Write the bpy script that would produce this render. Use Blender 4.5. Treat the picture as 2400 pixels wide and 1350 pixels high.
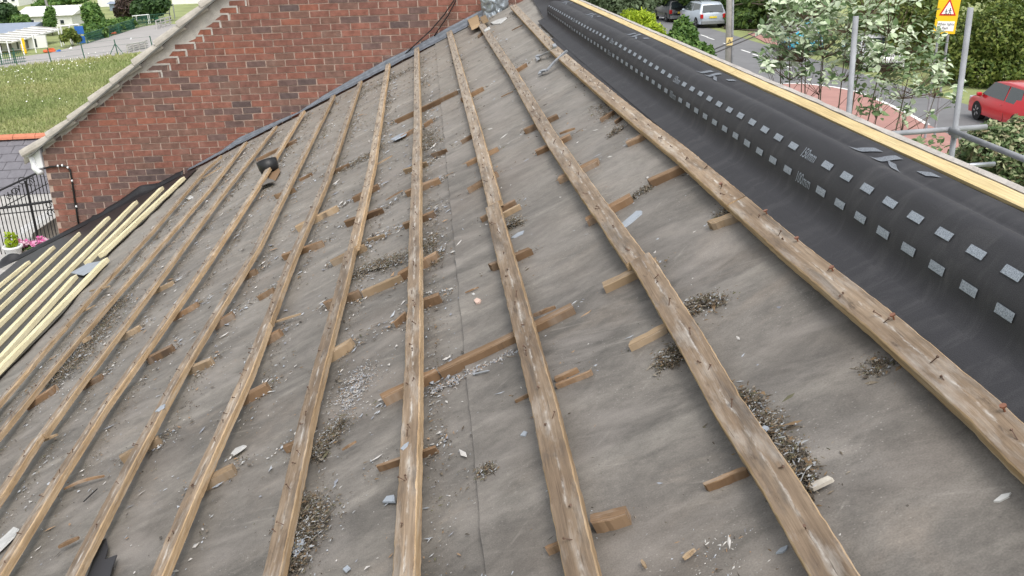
import bpy, bmesh, math, random
import numpy as np
from mathutils import Vector, Matrix, noise
random.seed(7); rng = np.random.default_rng(11)
for o in list(bpy.data.objects): bpy.data.objects.remove(o)
scn = bpy.context.scene; COL = scn.collection
R_ = math.radians

# ------------------------------------------------------------------ camera, sky, sun, exposure
F_PX = 2234.6; PITCH, ROLL, YAW = .36194774, -.03342776, -.07385492
ZC = 6.6                                   # camera height above the ground at the house
def _R(ax, a):
    c, s = math.cos(a), math.sin(a)
    return np.array({'x': [[1,0,0],[0,c,-s],[0,s,c]], 'y': [[c,0,s],[0,1,0],[-s,0,c]], 'z': [[c,-s,0],[s,c,0],[0,0,1]]}[ax])
_M = _R('z', ROLL) @ _R('x', PITCH) @ _R('y', YAW)
CX, CY, CZ = _M @ [1,0,0.], _M @ [0,0,1.], _M @ [0,-1.,0]
cam = bpy.data.cameras.new('camera'); cam.sensor_width = 36; cam.lens = 36*F_PX/2400; cam.clip_end = 2000; cam.clip_start = .05
camo = bpy.data.objects.new('camera', cam); COL.objects.link(camo); scn.camera = camo
camo.matrix_world = Matrix(((CX[0],-CX[1],-CX[2],0),(CY[0],-CY[1],-CY[2],0),(CZ[0],-CZ[1],-CZ[2],ZC),(0,0,0,1)))
SUN_EL, SUN_AZ = R_(60), R_(165)           # azimuth clockwise from +Y
w = bpy.data.worlds.new('World'); scn.world = w; w.use_nodes = True
nt = w.node_tree; bg = nt.nodes['Background']
sky = nt.nodes.new('ShaderNodeTexSky'); sky.sky_type = 'NISHITA'; sky.sun_disc = False
sky.sun_elevation = SUN_EL; sky.sun_rotation = SUN_AZ; sky.air_density = 1.6; sky.dust_density = 4; sky.ozone_density = 1
hs = nt.nodes.new('ShaderNodeHueSaturation'); hs.inputs['Saturation'].default_value = .22   # thin white overcast
nt.links.new(sky.outputs[0], hs.inputs['Color']); nt.links.new(hs.outputs[0], bg.inputs['Color'])
bg.inputs['Strength'].default_value = .15
sl = bpy.data.lights.new('sun', 'SUN'); sl.energy = .85; sl.angle = R_(25); sl.color = (1, .96, .9)
so = bpy.data.objects.new('sun', sl); COL.objects.link(so); so.location = (0, 0, 60)
sd = Vector((math.sin(SUN_AZ)*math.cos(SUN_EL), math.cos(SUN_AZ)*math.cos(SUN_EL), math.sin(SUN_EL)))
so.rotation_euler = sd.to_track_quat('Z', 'Y').to_euler()
vs = scn.view_settings; vs.view_transform = 'Standard'; vs.look = 'None'; vs.gamma = 1; vs.exposure = .76; vs.use_curve_mapping = False

# ------------------------------------------------------------------ helpers: rays of the surveyed photograph -> places in the world
def ray(x, y):
    d = np.array([x-1200, y-675, F_PX]); return np.array([d@CX, d@CY, d@CZ])
def at(x, y, Y): d = ray(x, y); p = d*(Y/d[1]); return Vector((p[0], p[1], p[2]+ZC))
def proj(p):
    c = p[0]*CX + p[1]*CY + (p[2]-ZC)*CZ; return 1200+F_PX*c[0]/c[2], 675+F_PX*c[1]/c[2], c[2]
def road(x, y, k=0):
    d = ray(x, y); p = d*((5.95-k)/(-d[2]-.016*d[1])); return Vector((p[0], p[1], p[2]+ZC))
def low(x, y, H=9.): d = ray(x, y); p = d*(H/-d[2]); return Vector((p[0], p[1], p[2]+ZC))
H0, TH = 1.15, .4244                       # camera distance to the roof plane, roof pitch
RN = Vector((-math.sin(TH), 0, math.cos(TH))); RS = Vector((math.cos(TH), 0, math.sin(TH)))
C0 = Vector((0, 0, ZC))
def rp(x, y, k=0):                         # photo point on the roof plane raised by k -> (s up the slope, Y)
    d = Vector(ray(x, y)); t = (H0-k)/(-d.dot(RN)); P = d*t; return P.dot(RS), P.y
def RP(s, Y, k=0): return C0 + RS*s + Vector((0, Y, 0)) + RN*(k-H0)
WY, W0 = -.0302, 9.9585*H0
def wall_y(x): return W0 + WY*x
def wp(x, y):
    d = ray(x, y); p = d*(W0/(d[1]-WY*d[0])); return Vector((p[0], p[1], p[2]+ZC))
def nz(a, b=0, c=0): return noise.noise(Vector((a, b, c)))

# ------------------------------------------------------------------ object helpers
def tag(o, label=None, cat=None, group=None, kind=None):
    if label: o['label'] = label
    if cat: o['category'] = cat
    if group: o['group'] = group
    if kind: o['kind'] = kind
    return o
def link(o, parent=None, inv=True):
    COL.objects.link(o)
    if parent is not None:
        o.parent = parent
        if inv and parent.type == 'EMPTY': o.matrix_parent_inverse = Matrix.Translation(parent.location).inverted()
    return o
def empty(name, loc, label, cat, group=None, rz=0):
    o = bpy.data.objects.new(name, None); o.location = loc; o.rotation_euler = (0, 0, rz); o.empty_display_size = .2
    COL.objects.link(o); return tag(o, label, cat, group)
class MB:
    def __init__(s): s.v = []; s.f = []; s.m = []; s.uv = []
    def add(s, vs, fs, m=0, uvs=None):
        b = len(s.v); s.v += [tuple(v) for v in vs]
        for f in fs: s.f.append(tuple(i+b for i in f)); s.m.append(m)
        s.uv += list(uvs) if uvs is not None else [(0, 0)]*len(vs)
        return s
    def hexa(s, p, m=0):                   # 8 points: 4 bottom loop, 4 top loop
        return s.add(p, [(3,2,1,0),(4,5,6,7),(0,1,5,4),(1,2,6,5),(2,3,7,6),(3,0,4,7)], m)
    def box(s, c, d, m=0, rz=0, jit=0):
        cx, cy, cz = c; dx, dy, dz = d[0]/2, d[1]/2, d[2]/2; ca, sa = math.cos(rz), math.sin(rz); P = []
        for z in (-dz, dz):
            for x, y in ((-dx,-dy),(dx,-dy),(dx,dy),(-dx,dy)):
                x += random.uniform(-jit, jit); y += random.uniform(-jit, jit)
                P.append((cx+x*ca-y*sa, cy+x*sa+y*ca, cz+z+random.uniform(-jit, jit)))
        return s.hexa(P, m)
    def obox(s, a, b, side, up, wid, th, m=0, jit=0):     # bar from a to b (centre of its base), width along side, thickness along up
        P = []
        for z in (0, th):
            for q, e in ((a,-1),(a,1),(b,1),(b,-1)):
                P.append(q + side*(e*wid/2) + up*z + Vector([random.uniform(-jit, jit) for _ in range(3)]))
        return s.hexa([P[0],P[1],P[2],P[3],P[4],P[5],P[6],P[7]], m)
    def tube(s, pts, r, m=0, n=8, cap=True):
        pts = [Vector(p) for p in pts]; b = len(s.v); N = len(pts)
        for i, p in enumerate(pts):
            d = (pts[min(i+1, N-1)]-pts[max(i-1, 0)]).normalized()
            u = d.cross(Vector((0, 0, 1)) if abs(d.z) < .9 else Vector((1, 0, 0))).normalized(); v = d.cross(u)
            rr = r[i] if isinstance(r, (list, tuple)) else r
            for k in range(n):
                a = 2*math.pi*k/n; q = p+u*(rr*math.cos(a))+v*(rr*math.sin(a)); s.v.append(tuple(q)); s.uv.append((0, 0))
        for i in range(N-1):
            for k in range(n):
                s.f.append((b+i*n+k, b+i*n+(k+1)%n, b+(i+1)*n+(k+1)%n, b+(i+1)*n+k)); s.m.append(m)
        if cap:
            s.f.append(tuple(b+k for k in range(n))[::-1]); s.m.append(m)
            s.f.append(tuple(b+(N-1)*n+k for k in range(n))); s.m.append(m)
        return s
    def lathe(s, c, prof, m=0, n=16):
        b = len(s.v)
        for r, z in prof:
            for k in range(n):
                a = 2*math.pi*k/n; s.v.append((c[0]+r*math.cos(a), c[1]+r*math.sin(a), c[2]+z)); s.uv.append((0, 0))
        for i in range(len(prof)-1):
            for k in range(n):
                s.f.append((b+i*n+k, b+i*n+(k+1)%n, b+(i+1)*n+(k+1)%n, b+(i+1)*n+k)); s.m.append(m)
        return s
    def grid(s, fn, nu, nv, m=0, uvfn=None):
        b = len(s.v)
        for i in range(nu+1):
            for j in range(nv+1):
                s.v.append(tuple(fn(i/nu, j/nv))); s.uv.append(uvfn(i/nu, j/nv) if uvfn else (i/nu, j/nv))
        for i in range(nu):
            for j in range(nv):
                a = b+i*(nv+1)+j; s.f.append((a, a+nv+1, a+nv+2, a+1)); s.m.append(m)
        return s
    def mesh(s, name, mats, smooth=False):
        me = bpy.data.meshes.new(name); me.from_pydata(s.v, [], s.f)
        if not isinstance(mats, (list, tuple)): mats = [mats]
        for x in mats: me.materials.append(x)
        if len(mats) > 1: me.polygons.foreach_set('material_index', s.m)
        uvl = me.uv_layers.new(name='UVMap'); uva = np.array(s.uv, dtype=np.float32)
        li = np.zeros(len(me.loops), dtype=np.int32); me.loops.foreach_get('vertex_index', li)
        uvl.data.foreach_set('uv', uva[li].ravel())
        if smooth: me.polygons.foreach_set('use_smooth', [True]*len(me.polygons))
        me.update(); return me
    def build(s, name, mats, parent=None, smooth=False, inv=True, bevel=0, solid=0):
        o = bpy.data.objects.new(name, s.mesh(name, mats, smooth)); link(o, parent, inv)
        if solid: q = o.modifiers.new('thick', 'SOLIDIFY'); q.thickness = solid
        if bevel: q = o.modifiers.new('bevel', 'BEVEL'); q.width = bevel; q.segments = 2; q.limit_method = 'ANGLE'; q.angle_limit = R_(35)
        return o

# ------------------------------------------------------------------ materials
def new_mat(name):
    m = bpy.data.materials.new(name); m.use_nodes = True; return m, m.node_tree, m.node_tree.nodes['Principled BSDF']
def N(nt, t, **k):
    n = nt.nodes.new('ShaderNode'+t)
    for a, v in k.items():
        if a.startswith('i_'):
            key = a[2:]; key = int(key) if key.isdigit() else key.replace('_', ' '); n.inputs[key].default_value = v
        else: setattr(n, a, v)
    return n
def ramp(nt, src, stops):
    r = nt.nodes.new('ShaderNodeValToRGB'); e = r.color_ramp.elements
    while len(e) > 1: e.remove(e[-1])
    e[0].position = stops[0][0]; e[0].color = (*stops[0][1], 1)
    for p, c in stops[1:]: q = e.new(p); q.color = (*c, 1)
    nt.links.new(src, r.inputs[0]); return r.outputs[0]
def g3(v): return (v, v, v)
def mapped(nt, src, scale, loc=(0, 0, 0)):
    mp = N(nt, 'Mapping'); mp.inputs['Scale'].default_value = scale; mp.inputs['Location'].default_value = loc; nt.links.new(src, mp.inputs[0]); return mp.outputs[0]
def noise_(nt, vec, scale, detail=4, rough=.55, dist=0):
    n = N(nt, 'TexNoise'); n.inputs['Scale'].default_value = scale; n.inputs['Detail'].default_value = detail
    n.inputs['Roughness'].default_value = rough; n.inputs['Distortion'].default_value = dist; nt.links.new(vec, n.inputs['Vector']); return n.outputs['Fac']
def mix(nt, fac, a, b, mode='MIX'):
    n = nt.nodes.new('ShaderNodeMix'); n.data_type = 'RGBA'; n.blend_type = mode
    for s, v in ((0, fac), (6, a), (7, b)):
        if isinstance(v, (int, float)): n.inputs[s].default_value = v
        elif isinstance(v, tuple): n.inputs[s].default_value = (*v, 1)
        else: nt.links.new(v, n.inputs[s])
    return n.outputs[2]
def bump(nt, b, h, strength=.3, dist=.01):
    n = N(nt, 'Bump'); n.inputs['Strength'].default_value = strength; n.inputs['Distance'].default_value = dist
    nt.links.new(h, n.inputs['Height']); nt.links.new(n.outputs[0], b.inputs['Normal'])
def simple(name, col, rough=.7, metal=0, var=.18, scale=6, bmp=0, spec=.4, coat=0):
    m, nt, b = new_mat(name); tc = N(nt, 'TexCoord')
    f = noise_(nt, tc.outputs['Object'], scale, 5, .6)
    c = ramp(nt, f, [(.25, tuple(x*(1-var) for x in col)), (.75, tuple(min(1, x*(1+var)) for x in col))])
    nt.links.new(c, b.inputs['Base Color']); b.inputs['Roughness'].default_value = rough; b.inputs['Metallic'].default_value = metal
    b.inputs['Specular IOR Level'].default_value = spec; b.inputs['Coat Weight'].default_value = coat; b.inputs['Coat Roughness'].default_value = .05
    if bmp: bump(nt, b, noise_(nt, tc.outputs['Object'], scale*6, 4), bmp, .01)
    return m
def leafmat(name, cols, rough=.55, trans=.25):
    m, nt, b = new_mat(name); g = N(nt, 'NewGeometry')
    k = len(cols); c = ramp(nt, g.outputs['Random Per Island'], [(i/max(1, k-1), x) for i, x in enumerate(cols)])
    nt.links.new(c, b.inputs['Base Color']); b.inputs['Roughness'].default_value = rough; b.inputs['Specular IOR Level'].default_value = .3
    tr = N(nt, 'BsdfTranslucent'); nt.links.new(c, tr.inputs[0]); ms = N(nt, 'MixShader'); ms.inputs[0].default_value = trans
    out = nt.nodes['Material Output']; nt.links.new(b.outputs[0], ms.inputs[1]); nt.links.new(tr.outputs[0], ms.inputs[2]); nt.links.new(ms.outputs[0], out.inputs[0])
    return m
def islandmat(name, cols, rough=.8):
    m, nt, b = new_mat(name); g = N(nt, 'NewGeometry'); k = len(cols)
    r = N(nt, 'ValToRGB'); r.color_ramp.interpolation = 'CONSTANT'; e = r.color_ramp.elements
    while len(e) > 1: e.remove(e[-1])
    e[0].color = (*cols[0], 1)
    for i in range(1, k): q = e.new(i/k); q.color = (*cols[i], 1)
    nt.links.new(g.outputs['Random Per Island'], r.inputs[0]); nt.links.new(r.outputs[0], b.inputs['Base Color']); b.inputs['Roughness'].default_value = rough
    return m
def wood_mat(name, cols, chalk=.5, dark=.5, chalkcol=(.52, .48, .43), line=False):
    m, nt, b = new_mat(name); uv = N(nt, 'UVMap').outputs[0]
    grain = noise_(nt, mapped(nt, uv, (5, 160, 1)), 1, 5, .6, .25)
    big = noise_(nt, mapped(nt, uv, (2.6, 14, 1)), 1, 4, .6)
    patch = noise_(nt, mapped(nt, uv, (4.5, 22, 1), (7, 3, 0)), 1, 5, .65)
    c = ramp(nt, big, [(.28, cols[0]), (.5, cols[1]), (.72, cols[2])])
    c = mix(nt, .55, c, ramp(nt, grain, [(.3, g3(.42)), (.62, g3(1.0))]), 'MULTIPLY')
    c = mix(nt, 1, c, g3(1.22), 'MULTIPLY')
    if chalk:
        k = ramp(nt, patch, [(.5, g3(0)), (.72, g3(chalk))]); c = mix(nt, k, c, chalkcol)
    if line:                               # chalky line the slate edges left, and the stained strip beside it
        sx = N(nt, 'SeparateXYZ'); nt.links.new(uv, sx.inputs[0]); wob = noise_(nt, mapped(nt, uv, (6, 1, 1)), 1, 3)
        ad = N(nt, 'Math', operation='MULTIPLY_ADD'); ad.inputs[1].default_value = .016; ad.inputs[2].default_value = -.040; nt.links.new(wob, ad.inputs[0])
        sm = N(nt, 'Math', operation='ADD'); nt.links.new(ad.outputs[0], sm.inputs[0]); nt.links.new(sx.outputs[1], sm.inputs[1])
        ab = N(nt, 'Math', operation='ABSOLUTE'); nt.links.new(sm.outputs[0], ab.inputs[0])
        k1 = ramp(nt, ab.outputs[0], [(.0015, g3(1)), (.0045, g3(0))]); k2 = ramp(nt, noise_(nt, mapped(nt, uv, (7, 30, 1), (4, 4, 0)), 1, 5, .7), [(.48, g3(0)), (.6, g3(.85))])
        c = mix(nt, mix(nt, 1, k1, k2, 'MULTIPLY'), c, (.58, .56, .53))
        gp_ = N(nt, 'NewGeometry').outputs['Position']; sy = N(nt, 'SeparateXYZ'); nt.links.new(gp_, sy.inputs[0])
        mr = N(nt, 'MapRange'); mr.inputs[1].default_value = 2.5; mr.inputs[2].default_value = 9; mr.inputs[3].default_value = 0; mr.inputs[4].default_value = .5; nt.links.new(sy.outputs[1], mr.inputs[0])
        c = mix(nt, mr.outputs[0], c, (.37, .335, .29))      # blends to a paler tone towards the far end
        k3 = ramp(nt, noise_(nt, mapped(nt, uv, (3.2, 20, 1), (8, 1, 0)), 1, 6, .7, .6), [(.52, g3(0)), (.66, g3(.6))]); c = mix(nt, k3, c, (.10, .088, .078))
    d = noise_(nt, mapped(nt, uv, (10, 40, 1), (3, 9, 0)), 1, 6, .7)
    k = ramp(nt, d, [(.28, g3(dark)), (.42, g3(0))]); c = mix(nt, k, c, (.07, .052, .04))
    crack = noise_(nt, mapped(nt, uv, (6, 300, 1), (1, 2, 0)), 1, 3, .5, .4)
    k = ramp(nt, crack, [(.66, g3(0)), (.72, g3(.75*min(1, dark*1.6)))]); c = mix(nt, k, c, (.06, .045, .035))
    oi = N(nt, 'ObjectInfo'); c = mix(nt, 1, c, ramp(nt, oi.outputs['Random'], [(0, (.72, .70, .68)), (.5, (.95, .95, .95)), (1, (1.1, 1.06, 1.0))]) if dark > .3 else g3(1), 'MULTIPLY')
    nt.links.new(c, b.inputs['Base Color']); b.inputs['Roughness'].default_value = .85; b.inputs['Specular IOR Level'].default_value = .2
    bump(nt, b, grain, .5, .004); return m
M = {}
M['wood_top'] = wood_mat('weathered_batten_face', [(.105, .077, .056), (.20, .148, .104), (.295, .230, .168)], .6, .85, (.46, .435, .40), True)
M['wood_side'] = wood_mat('sawn_batten_side', [(.20, .135, .078), (.345, .245, .145), (.44, .33, .215)], .45, .65)
M['stub'] = wood_mat('old_packer_wood', [(.10, .062, .037), (.18, .115, .068), (.26, .178, .112)], .4, .8)
M['stub_pale'] = wood_mat('pale_packer_wood', [(.19, .135, .085), (.28, .205, .13), (.36, .275, .185)], .4, .7)
M['new_wood'] = wood_mat('new_softwood', [(.52, .455, .28), (.60, .535, .35), (.66, .60, .42)], 0, .1)
M['ridge_wood'] = wood_mat('new_ridge_timber', [(.44, .335, .17), (.52, .41, .22), (.57, .46, .27)], 0, .3)
# roofing felt
m, nt, b = new_mat('weathered_felt'); uv = N(nt, 'UVMap').outputs[0]
c = ramp(nt, noise_(nt, mapped(nt, uv, (1.0, 2.2, 1)), 1, 6, .62, .6), [(.28, (.077, .070, .062)), (.5, (.127, .115, .102)), (.72, (.198, .180, .158))])
st = noise_(nt, mapped(nt, uv, (1.5, 7.5, 1), (5, 1, 0)), 1, 4, .5, .5)
c = mix(nt, ramp(nt, st, [(.55, g3(0)), (.74, g3(.38))]), c, (.33, .305, .268))
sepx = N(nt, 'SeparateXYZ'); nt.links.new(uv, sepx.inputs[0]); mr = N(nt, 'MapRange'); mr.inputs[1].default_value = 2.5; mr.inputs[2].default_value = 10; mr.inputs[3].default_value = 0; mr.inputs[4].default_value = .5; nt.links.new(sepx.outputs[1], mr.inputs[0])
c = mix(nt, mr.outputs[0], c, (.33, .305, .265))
st2 = noise_(nt, mapped(nt, uv, (2.2, 3.0, 1), (9, 4, 0)), 1, 5, .6, 1.2)
c = mix(nt, ramp(nt, st2, [(.56, g3(0)), (.7, g3(.3))]), c, (.255, .212, .172))
st3 = noise_(nt, mapped(nt, uv, (1.1, 1.6, 1), (2, 8, 0)), 1, 5, .6, .4)
c = mix(nt, ramp(nt, st3, [(.3, g3(.55)), (.46, g3(0))]), c, (.068, .062, .055))
sp = N(nt, 'TexVoronoi'); sp.inputs['Scale'].default_value = 1; nt.links.new(mapped(nt, uv, (70, 95, 1)), sp.inputs['Vector'])
spm = mix(nt, 1, ramp(nt, sp.outputs['Distance'], [(.10, g3(1)), (.17, g3(0))]), ramp(nt, noise_(nt, mapped(nt, uv, (3, 3, 1), (3, 3, 0)), 1, 3), [(.45, g3(.12)), (.7, g3(.9))]), 'MULTIPLY')
c = mix(nt, spm, c, (.30, .285, .26))
for sc_, lo_, th_, rot, colr, amt in (((2.2, 30, 1), (4, 2, 0), .66, .5, (.33, .305, .27), .35), ((3, 22, 1), (1, 7, 0), .68, -.7, (.35, .325, .29), .3), ((2, 26, 1), (6, 6, 0), .67, 1.2, (.08, .072, .062), .35)):
    mp = N(nt, 'Mapping'); mp.inputs['Rotation'].default_value = (0, 0, rot); nt.links.new(uv, mp.inputs[0])
    sc2 = noise_(nt, mapped(nt, mp.outputs[0], sc_, lo_), 1, 6, .72, .35)
    c = mix(nt, ramp(nt, sc2, [(th_-.06, g3(0)), (th_+.05, g3(amt))]), c, colr)
pt_ = noise_(nt, mapped(nt, uv, (9, 14, 1), (2, 5, 0)), 1, 7, .75, .5)
c = mix(nt, .75, c, ramp(nt, pt_, [(.3, g3(.62)), (.5, g3(1)), (.72, g3(1.32))]), 'MULTIPLY')
md_ = noise_(nt, mapped(nt, uv, (45, 60, 1), (2, 9, 0)), 1, 5, .7); c = mix(nt, .5, c, ramp(nt, md_, [(.3, g3(.72)), (.7, g3(1.25))]), 'MULTIPLY')
sw = noise_(nt, mapped(nt, uv, (1.3, 1.9, 1), (21, 3, 0)), 1, 5, .58, 2.2); c = mix(nt, ramp(nt, sw, [(.5, g3(0)), (.68, g3(.5))]), c, (.255, .231, .209))
br_ = noise_(nt, mapped(nt, uv, (1.6, 1.2, 1), (12, 5, 0)), 1, 4, .6); c = mix(nt, ramp(nt, br_, [(.5, g3(0)), (.68, g3(.25))]), c, (.16, .128, .104))
fine = noise_(nt, mapped(nt, uv, (260, 260, 1)), 1, 3, .6)
c = mix(nt, .5, c, ramp(nt, fine, [(.3, g3(.6)), (.7, g3(1.3))]), 'MULTIPLY')
nt.links.new(c, b.inputs['Base Color']); b.inputs['Roughness'].default_value = .62; b.inputs['Specular IOR Level'].default_value = .45
wr = noise_(nt, mapped(nt, uv, (5, 16, 1), (1, 1, 0)), 1, 4, .5, .8)
hh = mix(nt, .5, wr, fine); bump(nt, b, hh, .28, .006); M['felt'] = m
# breather membrane
m, nt, b = new_mat('black_membrane'); uv = N(nt, 'UVMap').outputs[0]
wv = noise_(nt, mapped(nt, uv, (420, 420, 1)), 1, 2, .5); ds = noise_(nt, mapped(nt, uv, (4, 12, 1)), 1, 5, .65, 1)
c = mix(nt, ramp(nt, ds, [(.5, g3(0)), (.8, g3(.4))]), (.030, .030, .034), (.10, .098, .10))
c = mix(nt, .5, c, ramp(nt, wv, [(.35, g3(.5)), (.65, g3(1.4))]), 'MULTIPLY')
nt.links.new(c, b.inputs['Base Color']); b.inputs['Roughness'].default_value = .72; b.inputs['Specular IOR Level'].default_value = .35
bump(nt, b, wv, .25, .002); M['membrane'] = m
m, nt, b = new_mat('faint_print_ink'); uv = N(nt, 'TexCoord').outputs['Object']
c = ramp(nt, noise_(nt, uv, 420, 2, .5), [(.38, (.09, .10, .115)), (.6, (.20, .22, .25))]); nt.links.new(c, b.inputs['Base Color']); b.inputs['Roughness'].default_value = .7; M['ink_faint'] = m
m, nt, b = new_mat('print_ink'); uv = N(nt, 'TexCoord').outputs['Object']
c = ramp(nt, noise_(nt, uv, 420, 2, .5), [(.38, (.13, .15, .18)), (.6, (.29, .325, .37))]); nt.links.new(c, b.inputs['Base Color']); b.inputs['Roughness'].default_value = .6; M['ink'] = m
M['membrane_new'] = simple('new_black_membrane', (.016, .016, .018), .45, 0, .3, 9, .1)
M['lead'] = simple('lead', (.14, .155, .18), .5, .3, .35, 14, .3)
M['lead_new'] = simple('grey_lead_sheet', (.34, .38, .42), .38, .5, .25, 9, .2)
M['rust'] = simple('rusty_nail', (.12, .075, .055), .7, .4, .4, 60)
M['copper'] = simple('copper_nail', (.30, .14, .09), .45, .7, .2, 60)
M['steel'] = simple('galvanised_steel', (.38, .40, .43), .38, .75, .2, 12)
M['scaf'] = simple('scaffold_tube', (.27, .28, .30), .75, .15, .25, 7, .15)
M['mortar'] = simple('mortar', (.40, .30, .25), .9, 0, .25, 9, .3)
M['cement'] = simple('cement_fillet', (.42, .39, .36), .9, 0, .2, 12, .5)
M['verge'] = simple('verge_tile', (.38, .35, .31), .85, 0, .22, 9, .4)
M['undercloak'] = simple('undercloak', (.14, .14, .13), .85, 0, .2, 9)
BR = []
for i, cc in enumerate([(.235,.108,.083), (.215,.104,.083), (.26,.115,.086), (.205,.114,.09), (.155,.10,.09), (.125,.09,.086), (.285,.115,.08), (.195,.112,.09)]):
    m, nt, b = new_mat('brick_face'); tc = N(nt, 'TexCoord'); oi = N(nt, 'ObjectInfo')
    vec = N(nt, 'NewGeometry').outputs['Position']
    n1 = noise_(nt, vec, 14, 5, .65); n2 = noise_(nt, vec, 90, 3, .6)
    c = ramp(nt, n1, [(.3, tuple(x*.68 for x in cc)), (.55, cc), (.78, tuple(x*1.22+.01 for x in cc))])
    c = mix(nt, ramp(nt, noise_(nt, vec, 3.2, 5, .7), [(.58, g3(0)), (.75, g3(.25))]), c, (.34, .29, .25))
    c = mix(nt, .4, c, ramp(nt, n2, [(.3, g3(.6)), (.7, g3(1.25))]), 'MULTIPLY')
    c = mix(nt, .55, c, ramp(nt, noise_(nt, mapped(nt, vec, (.8, .8, .35)), 1, 5, .65), [(.35, g3(.72)), (.62, g3(1.12))]), 'MULTIPLY')
    nt.links.new(c, b.inputs['Base Color']); b.inputs['Roughness'].default_value = .88; b.inputs['Specular IOR Level'].default_value = .2; bump(nt, b, n2, .4, .004); BR.append(m)
M['white'] = simple('white_upvc', (.78, .79, .80), .35, 0, .05, 4)
M['whitewall'] = simple('white_render', (.74, .74, .72), .8, 0, .06, 2)
M['cream'] = simple('cream_boarding', (.66, .60, .46), .7, 0, .08, 3)
M['black'] = simple('black_iron', (.02, .02, .022), .5, .2, .2, 9)
M['blackplastic'] = simple('black_plastic', (.012, .012, .013), .45, 0, .2, 9)
M['slate'] = simple('slate', (.145, .14, .155), .6, 0, .2, 7, .25)
M['slatechip'] = islandmat('slate_chips', [(.26,.28,.31), (.36,.38,.41), (.20,.21,.24), (.40,.39,.37), (.12,.10,.08), (.26,.17,.10), (.46,.44,.42), (.07,.06,.05)])
M['crumb'] = islandmat('moss_and_dust', [(.07,.055,.04), (.10,.082,.06), (.14,.115,.085), (.05,.04,.03), (.20,.175,.14), (.30,.31,.32), (.15,.10,.055), (.09,.085,.05)], .95)
M['slatefrag'] = simple('slate_fragment', (.27, .30, .34), .55, 0, .15, 20)
M['slatepale'] = simple('pale_slate_fragment', (.42, .42, .41), .7, 0, .25, 20)
M['ridgered'] = simple('red_ridge_tile', (.46, .17, .10), .8, 0, .15, 6)
M['tarmac'] = simple('tarmac', (.155, .155, .16), .9, 0, .14, 1.1, .15)
M['redtar'] = simple('red_tarmac', (.34, .185, .16), .9, 0, .12, 1.5, .15)
M['playtar'] = simple('playground_tarmac', (.30, .285, .275), .9, 0, .1, .6, .1)
M['paint'] = simple('road_paint', (.75, .75, .73), .7, 0, .08, 3)
M['grass'] = simple('grass_ground', (.22, .25, .10), .95, 0, .35, .35, .3)
M['soil'] = simple('soil', (.16, .13, .10), .95, 0, .3, 2, .4)
M['stone'] = simple('rough_stone', (.27, .24, .21), .9, 0, .3, 3, .6)
M['concrete'] = simple('concrete', (.38, .37, .35), .9, 0, .15, 3, .2)
M['bark'] = simple('bark', (.13, .105, .075), .9, 0, .3, 12, .5)
M['stem'] = simple('brown_stems', (.13, .085, .06), .85, 0, .3, 12)
M['pole'] = simple('old_pole_wood', (.26, .25, .235), .85, 0, .25, 5, .4)
M['glass'] = simple('car_glass', (.03, .04, .045), .06, 0, .1, 2, 0, .8)
M['tyre'] = simple('tyre', (.018, .018, .019), .8, 0, .1, 9)
M['rim'] = simple('alloy_rim', (.45, .46, .48), .3, .8, .1, 9)
M['yellow'] = simple('sign_yellow', (.80, .50, .015), .4, 0, .04, 3)
M['signwhite'] = simple('sign_white', (.8, .8, .8), .4, 0, .03, 3)
M['signred'] = simple('sign_red', (.55, .02, .02), .4, 0, .04, 3)
M['plate'] = simple('number_plate_yellow', (.75, .58, .05), .4, 0, .05, 9)
M['tail'] = simple('tail_lamp', (.42, .015, .015), .15, 0, .1, 9, 0, .6)
M['lamp'] = simple('headlamp', (.6, .62, .65), .1, .3, .1, 9, 0, .6)
M['green'] = simple('green_paint', (.03, .10, .07), .5, 0, .15, 9)
M['blue'] = simple('blue_board', (.03, .13, .42), .5, 0, .1, 3)
M['sheet'] = simple('pale_sheet_roof', (.66, .66, .63), .5, 0, .06, 2)
M['bluegrey'] = simple('blue_grey_roof', (.22, .26, .33), .6, 0, .1, 2)
M['orange'] = simple('orange_plastic', (.55, .10, .03), .5)
M['pink'] = leafmat('petals', [(.75,.12,.42), (.85,.55,.70), (.62,.05,.30), (.85,.75,.8)], .6, .3)
M['lf_hedge'] = leafmat('hedge_leaves', [(.030,.062,.014), (.055,.105,.022), (.09,.15,.03), (.14,.20,.045)])
M['lf_hedge2'] = leafmat('hedge_leaves_bright', [(.05,.085,.016), (.10,.15,.028), (.155,.20,.04), (.22,.25,.06)])
M['lf_mid'] = leafmat('bush_leaves', [(.035,.08,.018), (.065,.14,.03), (.11,.20,.045), (.17,.27,.07)])
M['lf_yel'] = leafmat('yellow_green_needles', [(.20,.30,.015), (.32,.43,.02), (.42,.52,.04), (.26,.36,.02)])
M['lf_grey'] = leafmat('grey_green_leaves', [(.055,.085,.04), (.10,.14,.07), (.15,.20,.11)])
M['lf_dark'] = leafmat('dark_leaves', [(.02,.05,.016), (.04,.085,.024), (.07,.13,.04)])
M['lf_purple'] = leafmat('purple_brown_leaves', [(.045,.035,.03), (.08,.05,.045), (.10,.085,.05)])
M['lf_wb'] = leafmat('whitebeam_upper_leaf', [(.07,.13,.05), (.12,.19,.08), (.18,.26,.12), (.26,.33,.17)], .5, .2)
M['lf_wbp'] = leafmat('whitebeam_pale_leaf', [(.44,.54,.33), (.57,.66,.46), (.70,.76,.62)], .6, .25)
M['lf_var'] = leafmat('variegated_leaves', [(.06,.11,.04), (.11,.17,.065), (.20,.26,.12), (.42,.45,.26), (.22,.17,.10)], .5, .2)
M['blade'] = leafmat('grass_blades', [(.25,.29,.11), (.32,.35,.15), (.38,.40,.19), (.43,.42,.24)], .8, .3)
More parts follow.
